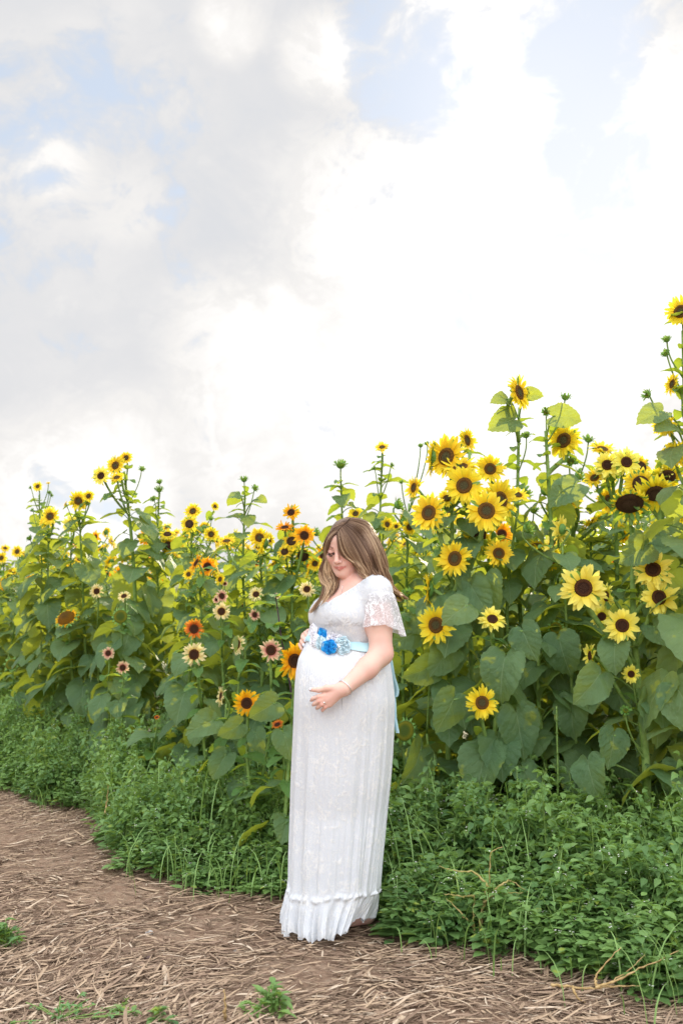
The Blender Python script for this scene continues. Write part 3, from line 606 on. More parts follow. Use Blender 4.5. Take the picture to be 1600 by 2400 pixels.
for i, (x, y) in enumerate(spots):
    px = 800+F*x/y; top = float(W(px, skyline(px), y).z) - rnd.random()**1.6*.30
    H = min(top, rnd.uniform(1.75, 2.35)); H = max(H, 1.1)
    near = y < stem_edge(px)+1.6
    if near: H = min(H, rnd.uniform(1.25, 2.1) if px < 950 else rnd.uniform(1.6, 2.35))
    s = H/2.08; src = protos[i % 8]
    rz = rnd.uniform(-.6, .6)
    o = src if i < 8 else copy_plant(src, (0, 0, 0), 0, (1, 1, 1))
    wd = max(.82, min(1.05, s*1.02)); o.location = (x, y, float(gz(x, y))); o.rotation_euler = (0, 0, rz); o.scale = (wd, wd, s)
    side = 'left of the woman' if px < 780 else 'right of the woman'
    band = 'just behind the front row' if near else ('in the middle rows of the field' if y < stem_edge(px)+4.2 else 'in the farthest rows of the field')
    o['label'] = HEADTXT[i % 8]+' sunflower '+band+', '+side; o['group'] = 'sunflowers '+band+', '+side+', '+HEADTXT[i % 8]

# ------------------------------------------------------------------ low weeds: one leafy mass
def build_weeds():
    r = np.random.default_rng(33)
    s = np.array([0, .22, .5, .78, 1.0]); w = np.array([.06, .42, .50, .26, .02])
    X = []
    for c in (-1, 0, 1): X.append(np.stack([s, c*w*.62, abs(c)*w*.35 - .30*s*s], 1))
    base = np.stack(X, 1).reshape(-1, 3); bq = grid_quads(5, 3)[:, ::-1]
    def sprig(h, n, sz):
        V = []; R3 = []; lean = r.normal(0, .20, 2); b = MB()
        pts = np.array([[lean[0]*h*t*t, lean[1]*h*t*t, h*t] for t in np.linspace(0, 1, 7)])
        v, q = tube(pts, np.linspace(.004, .0018, 7), 4, False); b.add(v, q, mi=1, rv=.5)
        for k in range(n):
            t = r.uniform(.12, 1)**.8; az = r.uniform(0, 6.28); L = sz*r.uniform(.5, 1.2)*(1.15-.55*t); off = r.uniform(0, .085)*(1.2-t*.8)
            pos = np.array([lean[0]*h*t*t+off*math.cos(az), lean[1]*h*t*t+off*math.sin(az), h*t+off*.5])
            m = np.array(Matrix.Rotation(az+r.normal(0, .6), 3, 'Z') @ Matrix.Rotation(r.uniform(-.8, .45), 3, 'Y') @ Matrix.Rotation(r.normal(0, .4), 3, 'X'))
            b.add((base*L)@m.T+pos, bq, rv=r.random(), mi=0)
            if r.random() < .05:
                for _ in range(3):
                    m2 = np.array(Matrix.Rotation(r.uniform(0, 6), 3, 'Z')); b.add((base*[.008, .012, .006])@m2.T+pos+r.normal(0, .009, 3)+[0, 0, .01], bq, rv=.5, mi=2)
        return b
    Ts = [sprig(r.uniform(.30, .52), r.integers(34, 52), .064) for _ in range(14)]
    Ts = [(np.vstack(b.v), np.vstack(b.q), np.concatenate(b.mi), np.concatenate(b.rv)) for b in Ts]
    out = MB(); cnt = 0
    while cnt < 3300:
        px = r.uniform(-120, 1760); e = float(weed_edge(px)); fr = float(stem_edge(px))
        u = r.random(); Y = e + u**1.25*(fr+1.1-e)
        # even out by area
        if r.random() > (Y/9)**.8+.22: continue
        x = (px-800)/F*Y
        if ((x+.025)/.20)**2+((Y-4)/.20)**2 < 1.05 or (Y < 4 and x < .10): continue
        dedge = Y-e
        hs = np.interp(dedge, [0, .12, .4, 1.2, 2.5], [.32, .58, .9, 1.0, .85])*r.uniform(.75, 1.2)*(1+.22*math.sin(x*5.1+Y*2.3)*math.sin(Y*4.7-x*1.9+1)+.12*math.sin(x*11+Y*9))
        hs *= np.interp(px, [0, 380, 480, 620], [1.15, 1.08, .95, 1.0])*(1.0 if dedge > .3 else .85)
        if 820 < px < 960 and Y < 4.3: hs *= np.interp(px, [820, 880, 960], [.45, .55, .9])
        v, q, mi, rv = Ts[r.integers(14)]; a = r.uniform(0, 6.28); ca, sa = math.cos(a), math.sin(a)
        k = 1.0 if px > 800 else .82
        vv = np.stack([(v[:, 0]*ca-v[:, 1]*sa)*k, (v[:, 0]*sa+v[:, 1]*ca)*k, v[:, 2]*hs], 1)
        out.v.append(vv+[x, Y, float(gz(x, Y))-.01]); out.q.append(q+out.n); out.uv.append(np.zeros((len(v), 2))); out.t.append(np.zeros(len(v)))
        out.rv.append(np.clip(rv*.6+r.uniform(-.1, .4)+.18*math.sin(x*3.3-Y*2.1)+(.12 if px < 620 else 0), 0, 1.2)); out.mi.append(mi); out.n += len(v); cnt += 1
    for _ in range(900):
        px = r.uniform(-60, 1700); Y = float(weed_edge(px))+r.normal(.05, .13)+r.random()*1.2*(r.random() < .5); x = (px-800)/F*Y
        if ((x+.025)/.20)**2+((Y-4)/.20)**2 < 1.05 or (Y < 4 and x < .12): continue
        hh = r.uniform(.08, .30) if Y < weed_edge(px)+.25 else r.uniform(.35, .6); a = r.uniform(0, 6.28); bn = hh*r.uniform(.2, .8); w_ = r.uniform(.0015, .0035)
        pth = bez([(x, Y, 0), (x+.1*bn*math.cos(a), Y+.1*bn*math.sin(a), hh*.8), (x+bn*math.cos(a), Y+bn*math.sin(a), hh*r.uniform(.6, 1.0))], 6)
        sd = np.array([-math.sin(a), math.cos(a), 0]); ww = (w_*np.array([.8, 1, 1, .8, .5, .08]))[:, None]
        out.add(np.stack([pth-sd*ww, pth+sd*ww], 1).reshape(-1, 3), grid_quads(6, 2), rv=r.uniform(.3, 1.3), mi=0)
    tag(link('weeds', out.mesh('weeds', [M['weed'], M['stem'], M['white_flower']])), 'dense green leafy weeds with tiny white flowers along the field edge', 'weeds', kind='stuff')
build_weeds()
def small_clump(px, D, label, n=26, h=.10, sz=.04, mt='weed', spread=.09):
    r = np.random.default_rng(int(px)); X = W(px, 2000, D).x; b = MB()
    s = np.array([0, .3, .65, 1.0]); w = np.array([.1, .45, .35, .03])
    base = np.stack([np.stack([s, c*w*.55, abs(c)*w*.3-.3*s*s], 1) for c in (-1, 0, 1)], 1).reshape(-1, 3); bq = grid_quads(4, 3)[:, ::-1]
    for k in range(n):
        a = r.uniform(0, 6.28); d = r.uniform(0, spread); hh = h*(1-.6*d/spread)*r.uniform(.4, 1)
        tip = np.array([d*math.cos(a), d*math.sin(a), hh])
        v, q = tube(bez([(0, 0, 0), tip*[.3, .3, .8], tip], 5), .0016, 4, False); b.add(v, q, mi=1)
        for j in range(3):
            m = np.array(Matrix.Rotation(r.uniform(0, 6.28), 3, 'Z') @ Matrix.Rotation(r.uniform(-.7, .3), 3, 'Y')); b.add((base*sz*r.uniform(.6, 1.2))@m.T+tip*r.uniform(.6, 1), bq, rv=r.random())
    o = link('weed_clump', b.mesh('weed_clump', [M[mt], M['stem']])); o.location = (X, D, float(gz(X, D))); tag(o, label, 'plant', 'small weeds on the bare ground')
small_clump(640, 3.12, 'small green weed clump on bare soil in front of the dress')
small_clump(380, 3.12, 'low sparse seedling left of the clump in front', 10, .05, .035)
small_clump(150, 3.1, 'blurry yellow-green weed tuft in the bottom left corner', 26, .06, .025, 'weed_pale', .22)
small_clump(20, 3.75, 'grassy green tuft cut by the left frame edge', 20, .12, .05)
small_clump(1250, 3.72, 'isolated weed sprig on soil below the bare tan stems', 12, .10, .05)
small_clump(290, 3.18, 'short seedling between the corner tuft and the sparse one', 10, .05, .03)

def twig(name, label, D, lines, rad, mt, group=None):
    x0, y0 = lines[0][0][:2]; B = W(x0, y0, D); B.z = 0.02
    o = MB()
    for ln in lines:
        pts = [np.array(W(p[0], p[1], D+(p[2] if len(p) > 2 else rnd.uniform(-.03, .03)))-B) for p in ln]; m = 6*len(pts); sp_ = smooth_path(pts, m); sp_[1:-1] += np.random.default_rng(int(ln[0][0])).normal(0, .0016, (m-2, 3))
        v, q = tube(sp_, np.linspace(rad, rad*.25, m)*(1+.25*np.sin(np.arange(m)*2.1)), 6); o.add(v, q)
    k = link(name, o.mesh(name, [M[mt]])); k.location = B; tag(k, label, 'stalk', group)
TG = 'bare stalks at the weed edge'
twig('bare_stalk', 'branching bare tan-green weed stem standing in front of the dark weeds', 3.76, [
    [(1128, 2208), (1124, 2160), (1135, 2120), (1170, 2085), (1215, 2105)], [(1128, 2200), (1133, 2110), (1146, 2065), (1150, 2000), (1178, 1985)],
    [(1114, 2210), (1108, 2150), (1112, 2090)], [(1110, 2175), (1080, 2140), (1045, 2105)], [(1146, 2080), (1110, 2045), (1070, 2042), (1028, 2030)],
    [(1142, 2100), (1180, 2070), (1200, 2065), (1240, 2095)], [(1110, 2100), (1080, 2100), (1040, 2095)], [(1133, 2115), (1165, 2095), (1225, 2092)]], .0048, 'bare', TG)
twig('bare_stalk', 'low bare green stalk lying on the soil beside the bare stems', 3.85, [[(1100, 2235, .05), (1060, 2232, -.02), (1010, 2232, -.02), (950, 2262, -.1)], [(1120, 2240, .05), (1020, 2220), (970, 2205), (940, 2222)], [(1095, 2232), (1050, 2205)]], .0042, 'bare', TG)
twig('dry_stalk', 'dry golden forked stalk lying across the soil at lower right', 3.27, [[(1290, 2308), (1330, 2312), (1395, 2315), (1450, 2290), (1510, 2238)], [(1395, 2315), (1440, 2300), (1500, 2270), (1590, 2228)], [(1395, 2315), (1500, 2310)], [(1340, 2312), (1350, 2335), (1385, 2362)], [(1395, 2312), (1400, 2280), (1455, 2220)]], .0048, 'dry', TG)
twig('dry_stalk', 'short brown stub sticking up from the ground at bottom centre', 3.1, [[(527, 2400), (528, 2360), (526, 2318)]], .006, 'dry', TG)
twig('dry_stalk', 'thin dry stalk upright at the weed edge notch', 5.6, [[(247, 1908), (252, 1870), (254, 1838)]], .006, 'dry', TG)

# ------------------------------------------------------------------ straw mulch and stones
def mulchmat():
    m, n = mat('straw_mulch'); rv = n.n('ShaderNodeAttribute', attribute_name='rv').outputs['Fac']; g = n.n('ShaderNodeNewGeometry').outputs['Position']
    c = n.ramp(rv, [(0, (.11, .075, .05)), (.3, (.26, .18, .13)), (.6, (.40, .29, .20)), (.85, (.46, .34, .23)), (1, (.58, .48, .37))])
    nz = n.noise(g, 90, 4); c = n.mix(n.m('MULTIPLY', n.ss(nz, .45, .7), .4), c, (.16, .10, .06, 1))
    finish(n, pbsdf(n, c, .85, .15)); return m
def build_straw():
    r = np.random.default_rng(5); N = 46000; C = 5
    px = r.uniform(-80, 1680, N*3); Y = 2.75 + r.random(N*3)**1.35*5.4
    keep = (Y < weed_edge(px)+.25); px, Y = px[keep][:N], Y[keep][:N]; N = len(px)
    x = (px-800)/F*Y
    dens = np.sin(x*4.1+Y*3.3)+np.sin(x*-7.3+Y*5.9+2)+r.normal(0, 1.2, N); k = dens > -.9; x, Y = x[k], Y[k]; N = len(x)
    L = np.exp(r.normal(-3.6, .85, N)); L = np.clip(L, .008, .12); wd = np.clip(L*.05, .0007, .0028)*r.uniform(.5, 1.7, N)
    big = r.random(N) < .02; wd[big] *= 2.6; L[big] = np.maximum(L[big], .05); chip = r.random(N) < .10; wd[chip] = np.clip(L[chip]*.22, .001, .006)
    az = r.normal(.1, .75, N)+.7*np.sin(x*2.1+Y*2.9); el = np.abs(r.normal(0, .13, N)); bend = r.normal(0, .07, N)*(1+(r.random(N) < .05)*3)
    s = np.linspace(-.5, .5, C)[None, :]
    lx = L[:, None]*s; ly = bend[:, None]*L[:, None]*(s*s*4-1)*.5
    ca, sa = np.cos(az)[:, None], np.sin(az)[:, None]
    cx = x[:, None]+lx*ca-ly*sa; cy = Y[:, None]+lx*sa+ly*ca
    cz = gz(cx, cy)+.003+r.uniform(0, .012, N)[:, None]+(s+.5)*np.sin(el)[:, None]*L[:, None]
    taper = np.array([.45, .95, 1, .9, .35])[None, :]
    V = np.zeros((N, C, 4, 3))
    for j, (a, h) in enumerate(((-1, 0), (0, .8), (1, 0), (0, -.8))):
        hw = wd[:, None]*taper
        V[:, :, j, 0] = cx - sa*a*hw; V[:, :, j, 1] = cy + ca*a*hw; V[:, :, j, 2] = cz + h*hw*.6
    q = grid_quads(C, 4, True); Q = (q[None]+(np.arange(N)*C*4)[:, None, None]).reshape(-1, 4)
    b = MB(); b.add(V.reshape(-1, 3), Q, rv=np.repeat(r.random(N)**1.1, C*4))
    tag(link('straw_mulch', b.mesh('straw_mulch', [mulchmat()], False)), 'trampled straw and chopped stalks covering the bare soil path', 'straw', kind='stuff')
build_straw()
def stone(px, py, size, label, c):
    D = CAMZ/math.tan(math.atan((py-1200)/F)-PITCH); p = W(px, py, D); b = MB(); r = np.random.default_rng(int(px+py)); nu, nv = 9, 12
    th = np.linspace(0.05, math.pi-.05, nu); ph = np.arange(nv)*2*np.pi/nv; sx, sy, sz = r.uniform(.8, 1.2), r.uniform(.6, .9), r.uniform(.45, .65)
    V = np.array([[sx*math.sin(a)*math.cos(f)*(1+.08*math.sin(3*f+a*2)), sy*math.sin(a)*math.sin(f), sz*math.cos(a)*(1+.06*math.cos(2*f))] for a in th for f in ph])*size
    b.add(V, grid_quads(nu, nv, True)); k = link('stone', b.mesh('stone', [c])); k.location = (p.x, p.y, float(gz(p.x, p.y))+size*.25); k.rotation_euler = (0, 0, r.uniform(-.5, .5)); tag(k, label, 'stone', 'stones lying on the path')
st1 = simple('stone_pale', (.38, .37, .36), (.50, .48, .46), 30, .85, .3); st2 = simple('stone_pink', (.30, .20, .20), (.38, .27, .25), 30, .85, .3)
stone(350, 2196, .016, 'pale grey stone on the straw, middle left', st1); stone(350, 2255, .016, 'pinkish stone under the pale grey one at middle left', st2)
stone(495, 2122, .013, 'small grey stone near the weed edge left of the dress', st1); stone(282, 2040, .018, 'tan stone beside the weeds at the notch', st2)
stone(784, 2218, .009, 'tiny pale pebble just in front of the hem', st1); stone(975, 2230, .016, 'dark grey stone half hidden by the low green stalk', simple('stone_dark', (.10, .10, .12), (.16, .16, .18), 30, .8, .3))
stone(222, 1912, .022, 'chalky stone at the notch of the green edge', simple('stone_white', (.5, .5, .5), (.62, .62, .6), 30, .8, .3)); stone(553, 2226, .012, 'white chip on straw left of the dress hem', st1); stone(235, 2192, .010, 'rounded buff pebble left of the pale grey stone', st2)
# ------------------------------------------------------------------ the woman: signed-distance body, one continuous surface
nrm = lambda v: v/np.linalg.norm(v)
TH = R(57); BF = np.array([-math.sin(TH), -math.cos(TH), 0.]); BL = np.array([math.cos(TH), -math.sin(TH), 0.]); UZ = np.array([0, 0, 1.])
class Grid:
    def __init__(s, lo, hi, h):
        s.lo = np.array(lo, float); s.h = h; s.n = np.ceil((np.array(hi)-s.lo)/h).astype(int)+1; s.d = np.full(s.n, 1.0, np.float32)
    def region(s, lo, hi):
        a = np.clip(np.floor((lo-s.lo)/s.h).astype(int), 0, s.n); b = np.clip(np.ceil((hi-s.lo)/s.h).astype(int)+1, 0, s.n)
        sl = tuple(slice(a[i], b[i]) for i in range(3))
        g = [(s.lo[i]+np.arange(a[i], b[i])*s.h) for i in range(3)]
        return sl, g[0][:, None, None], g[1][None, :, None], g[2][None, None, :]
    def put(s, f, lo, hi, k, sub=False):
        m = k+3*s.h+.004; sl, x, y, z = s.region(np.asarray(lo)-m, np.asarray(hi)+m)
        if any(q.stop <= q.start for q in sl): return
        d = f(x, y, z); a = s.d[sl]
        if sub:
            hh = np.clip(.5-.5*(a+d)/k, 0, 1); s.d[sl] = a*(1-hh)-d*hh+k*hh*(1-hh)
        else:
            hh = np.clip(.5+.5*(a-d)/k, 0, 1); s.d[sl] = a*(1-hh)+d*hh-k*hh*(1-hh)
    def cap(s, a, b, ra, rb, k=.02, sub=False):
        a = np.asarray(a, float); b = np.asarray(b, float); ab = b-a; L2 = max(ab.dot(ab), 1e-9)
        def f(x, y, z):
            t = np.clip(((x-a[0])*ab[0]+(y-a[1])*ab[1]+(z-a[2])*ab[2])/L2, 0, 1)
            return np.sqrt((x-a[0]-t*ab[0])**2+(y-a[1]-t*ab[1])**2+(z-a[2]-t*ab[2])**2)-(ra+(rb-ra)*t)
        r = max(ra, rb); s.put(f, np.minimum(a, b)-r, np.maximum(a, b)+r, k, sub)
    def ell(s, c, rad, ax=None, k=.02, sub=False):
        c = np.asarray(c, float); ax = np.eye(3) if ax is None else np.array(ax); rad = np.array(rad)
        def f(x, y, z):
            p = [(x-c[0])*ax[i][0]+(y-c[1])*ax[i][1]+(z-c[2])*ax[i][2] for i in range(3)]
            k0 = np.sqrt(sum((p[i]/rad[i])**2 for i in range(3))); k1 = np.sqrt(sum((p[i]/rad[i]**2)**2 for i in range(3)))
            return k0*(k0-1)/np.maximum(k1, 1e-6)
        r = rad.max(); s.put(f, c-r, c+r, k, sub)
    def extract(s, iso=0.0):
        d = s.d-iso; ins = d < 0; n = np.array(d.shape)
        c = np.zeros(n-1, np.int8)
        for i in (0, 1):
            for j in (0, 1):
                for k in (0, 1): c += ins[i:n[0]-1+i, j:n[1]-1+j, k:n[2]-1+k]
        act = (c > 0) & (c < 8); idx = np.full(n-1, -1, np.int64); I = np.argwhere(act); idx[act] = np.arange(len(I))
        acc = np.zeros((len(I), 3)); cnt = np.zeros(len(I))
        cor = {(i, j, k): d[I[:, 0]+i, I[:, 1]+j, I[:, 2]+k] for i in (0, 1) for j in (0, 1) for k in (0, 1)}
        for (a, va) in cor.items():
            for ax in range(3):
                if a[ax]: continue
                b = list(a); b[ax] = 1; vb = cor[tuple(b)]; m = (va < 0) != (vb < 0)
                t = np.where(m, va/np.where(m, va-vb, 1), 0)
                p = np.array(a, float)[None]+np.zeros((len(I), 1)); p[:, ax] = t
                acc[m] += p[m]; cnt[m] += 1
        V = (I+acc/cnt[:, None])*s.h+s.lo
        Q = []
        for ax in range(3):
            o = [0, 1, 2]; o.remove(ax); u, v = o
            sl0 = [slice(None)]*3; sl1 = [slice(None)]*3; sl0[ax] = slice(0, -1); sl1[ax] = slice(1, None)
            A = ins[tuple(sl0)]; B = ins[tuple(sl1)]; e = A != B; e = e.copy()
            for q in o:
                w0 = [slice(None)]*3; w0[q] = 0; e[tuple(w0)] = False; w0[q] = -1; e[tuple(w0)] = False
            E = np.argwhere(e); fl = A[e]
            q4 = []
            for du, dv in ((-1, -1), (0, -1), (0, 0), (-1, 0)):
                p = E.copy(); p[:, u] += du; p[:, v] += dv; q4.append(idx[p[:, 0], p[:, 1], p[:, 2]])
            q4 = np.stack(q4, 1); rev = fl if ax != 1 else ~fl
            q4[~rev] = q4[~rev][:, ::-1]; Q.append(q4)
        return V, np.vstack(Q)

# head frame: yaw to image left, tilted down
HC = P(808, 1275, -.035); HS = .94
hyaw, hp = R(24), R(25)
hf0 = np.array([-math.sin(hyaw), -math.cos(hyaw), 0.]); HL = np.array([math.cos(hyaw), -math.sin(hyaw), 0.])
HF = math.cos(hp)*hf0 - math.sin(hp)*UZ; HU = math.cos(hp)*UZ + math.sin(hp)*hf0
HAX = [HL, HF, HU]
def hd(x, y, z): return HC + HS*(x*HL + y*HF + z*HU)
def head_parts(G):
    E = lambda c, r, k=.012, sub=False: G.ell(hd(*c), np.array(r)*HS, HAX, k, sub)
    C = lambda a, b, ra, rb, k=.01, sub=False: G.cap(hd(*a), hd(*b), ra*HS, rb*HS, k, sub)
    E((0, -.018, .024), (.067, .092, .080), .001); E((0, .030, -.024), (.063, .060, .080), .03)
    E((0, .045, .035), (.054, .045, .043), .02)
    for s in (-1, 1):
        C((s*.056, .0, -.045), (s*.050, .012, -.074), .020, .019, .025); C((s*.046, .012, -.074), (s*.014, .072, -.104), .017, .016, .02)
        E((s*.036, .062, -.034), (.025, .024, .026), .018)
        C((s*.012, .086, .017), (s*.046, .070, .016), .0075, .007, .012)
        G.ell(hd(s*.031, .098, -.003), np.array((.019, .014, .013))*HS, HAX, .010, True)
        E((s*.031, .0745, -.003), (.0165, .0155, .0135), .004)
        E((s*.0755, -.006, -.012), (.007, .018, .030), .006)
    E((0, .076, -.102), (.021, .018, .016), .016)
    E((0, .050, -.078), (.048, .034, .034), .03)
    C((0, .086, .008), (0, .110, -.034), .0070, .0098, .010); E((0, .109, -.037), (.0112, .010, .009), .006)
    for s in (-1, 1): E((s*.0105, .101, -.041), (.0078, .0095, .0068), .004)
    for s in (-1, 1): G.ell(hd(s*.0062, .106, -.0475), np.array((.0035, .005, .0035))*HS, HAX, .003, True)
    E((0, .082, -.060), (.026, .020, .018), .012)
    C((-.024, .084, -.0670), (0, .0995, -.063), .0035, .0054, .004); C((.024, .084, -.0670), (0, .0995, -.063), .0035, .0054, .004)
    C((-.017, .087, -.0710), (.0, .097, -.0735), .0040, .0062, .004); C((.017, .087, -.0710), (.0, .097, -.0735), .0040, .0062, .004)
    for s in (0,): G.cap(hd(-.019, .097, -.0690), hd(.019, .097, -.0690), .0012, .0012, .002, True) if 0 else None

NB = P(836, 1378, 0.02)                                   # neck base
SN, SF = P(884, 1388, -.125), P(790, 1394, .155)           # near and far shoulder
EN, WN = P(893, 1532, -.155), P(806, 1614, -.262)          # near elbow, wrist
EF, WF = P(742, 1500, .20), P(728, 1498, .085)
CH = P(836, 1432, 0.0)
def torso(G):
    ax = [BL, BF, UZ]
    G.ell(CH+BF*.005, (.145, .105, .150), ax, .001)
    G.cap(P(850, 1383, -.05), P(822, 1386, .08), .058, .058, .05)
    G.cap(P(846, 1392, -.03)-BF*.03, SN-BL*.01, .060, .046, .04); G.cap(P(826, 1394, .07)-BF*.03, SF+BL*.01, .060, .046, .04)
    for s in (-1, 1): G.ell(P(836, 1443)+BF*.098+BL*.060*s, (.070, .070, .062), ax, .06)
    G.ell(P(836, 1440)+BF*.098, (.085, .060, .058), ax, .05); G.ell(P(832, 1478)+BF*.06, (.10, .075, .05), ax, .07)
    G.ell(P(815, 1512, -.005), (.105, .105, .10), ax, .06)
def limbs(G):
    ax = [BL, BF, UZ]
    G.ell(P(795, 1598, -.03), (.120, .145, .14), ax, .05)
    G.ell(P(820, 1640, 0.0), (.110, .100, .13), ax, .06)
    for s, fx in ((1, 858), (-1, 792)):
        hp_ = P(815, 1660)+BL*.07*s; kn = P(802, 1900)+BL*.06*s+BF*.01; an = P(fx-8 if s > 0 else fx, 2130, .0 if s > 0 else .05)
        G.cap(hp_, kn, .075, .048, .04); G.cap(kn, an, .055, .035, .03)
    # feet
    a = P(852, 2118, .07); a[2] = .085; t = a+BF*.15; t[2] = .022; G.cap(a, a*[1, 1, 0]+[0, 0, .035]-BF*.02, .034, .032, .02); G.cap(a*[1, 1, 0]+[0, 0, .035], t, .034, .022, .02)
    a = P(792, 2150, .05); a[2] = .085; t = a+BF*.16; t[2] = .024; G.cap(a, a*[1, 1, 0]+[0, 0, .035]-BF*.02, .034, .032, .02); G.cap(a*[1, 1, 0]+[0, 0, .035], t, .034, .024, .02)
    # near arm
    G.cap(SN, (SN+EN)/2, .050, .0505, .03); G.cap((SN+EN)/2, EN, .0505, .043, .02)
    mid = EN*.62+WN*.38+np.array([0, -.006, -.004])
    G.cap(EN, mid, .043, .0405, .02); G.cap(mid, WN, .0405, .0265, .015)
    G.cap(SF, EF, .050, .043, .03); G.cap(EF, WF, .043, .027, .02)
    # far arm reaches round, its hand drapes over the side of the belly
    pk = P(716, 1492, .045); G.cap(WF, pk, .025, .020, .012)
    for (k0, k1, k2, r_) in (((722, 1480, .025), (716, 1484, -.015), (722, 1493, -.04), .0092), ((716, 1487, .02), (710, 1494, -.02), (716, 1502, -.045), .0095),
                         ((713, 1496, .02), (707, 1503, -.018), (712, 1512, -.04), .0092), ((710, 1505, .03), (703, 1511, -.01), (707, 1521, -.028), .0080)):
        G.cap(P(716, 1494, .05), P(*k0), .012, r_*1.05, .008); G.cap(P(*k0), P(*k1), r_*1.05, r_, .004); G.cap(P(*k1), P(*k2), r_, r_*.8, .003)
    G.cap(P(722, 1480, .05), P(733, 1478, .01), .011, .009, .006)
    # near hand on the belly
    wr = WN; pc = P(777, 1631, -.262)
    G.cap(wr, P(795, 1617, -.264), .0255, .020, .01)
    G.cap(P(797, 1613, -.262), P(762, 1630, -.262), .018, .0145, .014); G.cap(P(797, 1622, -.262), P(772, 1650, -.258), .018, .0135, .014); G.cap(P(795, 1618, -.262), P(766, 1640, -.263), .020, .0145, .014)
    for f in HANDF:
        rr = f[-1]; pts = [P(*q) for q in f[:-1]]
        for i in range(len(pts)-1): G.cap(pts[i], pts[i+1], rr*(1-.10*i), rr*(1-.10*(i+1)), .0030 if i else .006)
    th = [P(787, 1613, -.268), P(766, 1613, -.272), P(746, 1617, -.268), P(728, 1616, -.258)]
    for i, r_ in enumerate((.0145, .0112, .0100)): G.cap(th[i], th[i+1], r_, r_*(.88 if i < 2 else .75), .006)
    # neck
    G.cap(hd(0, -.042, -.05), NB, .047, .052, .014); G.cap(NB, P(836, 1400, .01), .058, .075, .05)
HANDF = [((764, 1629, -.264), (747, 1633, -.272), (734, 1637, -.258), (729, 1641, -.244), .0093),
         ((763, 1636, -.264), (748, 1643, -.272), (738, 1649, -.258), (734, 1652, -.243), .0094),
         ((766, 1643, -.262), (754, 1651, -.270), (746, 1657, -.256), (742, 1660, -.242), .0090),
         ((771, 1649, -.258), (762, 1657, -.264), (757, 1663, -.252), (755, 1666, -.240), .0080)]

lo = np.array([-.30, 3.62, -.01]); hi = np.array([.30, 4.32, 1.70])
G = Grid(lo, hi, .0030)
torso(G); limbs(G)
G.cap(hd(0, -.03, -.05), hd(0, -.03, 0), .05, .05, .02)
Gh = None
head_parts(G)
V, Q = G.extract()
def skinmat():
    m, n = mat('skin'); g = n.n('ShaderNodeNewGeometry').outputs['Position']
    zone = n.n('ShaderNodeAttribute', attribute_name='t').outputs['Fac']; k2 = n.n('ShaderNodeAttribute', attribute_name='rv').outputs['Fac']
    nz = n.noise(g, 14, 4); f = n.noise(g, 220, 3)
    c = n.mix(n.ss(nz, .35, .7), (.74, .49, .40, 1), (.77, .45, .37, 1))
    c = n.mix(n.m('MULTIPLY', n.ss(f, .55, .75), .15), c, (.5, .26, .18, 1))
    c = n.mix(k2, c, (.76, .30, .24, 1))
    def zn(v): return n.m('COMPARE', zone, v, .4)
    c = n.mix(n.m('MULTIPLY', zn(1.0), .75), c, (.60, .17, .16, 1))           # lips
    c = n.mix(n.m('MULTIPLY', zn(2.0), .92), c, (.025, .015, .012, 1))          # lashes
    c = n.mix(n.m('MULTIPLY', zn(3.0), .6), c, (.16, .09, .05, 1))            # brows
    c = n.mix(zn(4.0), c, (.14, .085, .055, 1))                                 # scalp under the hair
    c = n.mix(n.m('MULTIPLY', zn(5.0), .9), c, (.72, .76, .86, 1))            # nail polish
    p = n.n('ShaderNodeBsdfPrincipled', {'Base Color': c, 'Roughness': .5, 'Specular IOR Level': .35, 'Subsurface Weight': .12, 'Subsurface Scale': .01, 'Normal': bump(n, f, .12, .001)})
    finish(n, p.outputs[0]); return m
def seg_d(V, a, b):
    ab = b-a; t = np.clip((V-a)@ab/ab.dot(ab), 0, 1); return np.linalg.norm(V-a-t[:, None]*ab, axis=1)
zone = np.zeros(len(V)); flush = np.zeros(len(V))
hl = (V-HC)/HS; hx, hy, hz = hl@HL, hl@HF, hl@HU
face = (np.abs(hx) < .09) & (np.abs(hy) < .13) & (np.abs(hz) < .15)
lipd = np.minimum.reduce([seg_d(V, hd(*a), hd(*b)) for a, b in (((-.023, .089, -.0670), (0, .104, -.0635)), ((.023, .089, -.0670), (0, .104, -.0635)), ((-.015, .091, -.0715), (0, .102, -.0745)), ((.015, .091, -.0715), (0, .102, -.0745)))])
zone[lipd < .0050] = 1
for s in (-1, 1):
    la = [hd(s*.017, .088, -.008), hd(s*.026, .092, -.0125), hd(s*.036, .090, -.0125), hd(s*.046, .080, -.008)]
    for a, b in zip(la[:-1], la[1:]): zone[(seg_d(V, a, b) < .0052)] = 2
    br = [hd(s*.014, .094, .018), hd(s*.030, .090, .024), hd(s*.047, .074, .020)]
    for a, b in zip(br[:-1], br[1:]): zone[seg_d(V, a, b) < .0034] = 3
    flush += np.exp(-(np.linalg.norm(hl-np.array([0, 0, 0])-(s*.036*HL+.075*HF-.035*HU), axis=1)/.022)**2)*.45
flush += np.exp(-(np.linalg.norm(hl-(.112*HF-.037*HU), axis=1)/.012)**2)*.35
scalp = face & ((hy < .045-1.0*np.clip(-hz, 0, .04)) & (hz > -.06+np.clip(hy+.02, 0, .1)*1.2) | ((hz > .072) & (hy < .072)))
zone[scalp & (zone == 0)] = 4
nails = [P(727, 1615.5, -.262)] + [P(*f[3]) for f in HANDF] + [P(722, 1493, -.046), P(716, 1503, -.05), P(712, 1513, -.045)]
for q in nails: zone[np.linalg.norm(V-q-np.array([0, 0, .002]), axis=1) < .0075] = 5
flush += .5*np.exp(-(np.linalg.norm(V-EN-[0.02, 0.02, 0], axis=1)/.04)**2)
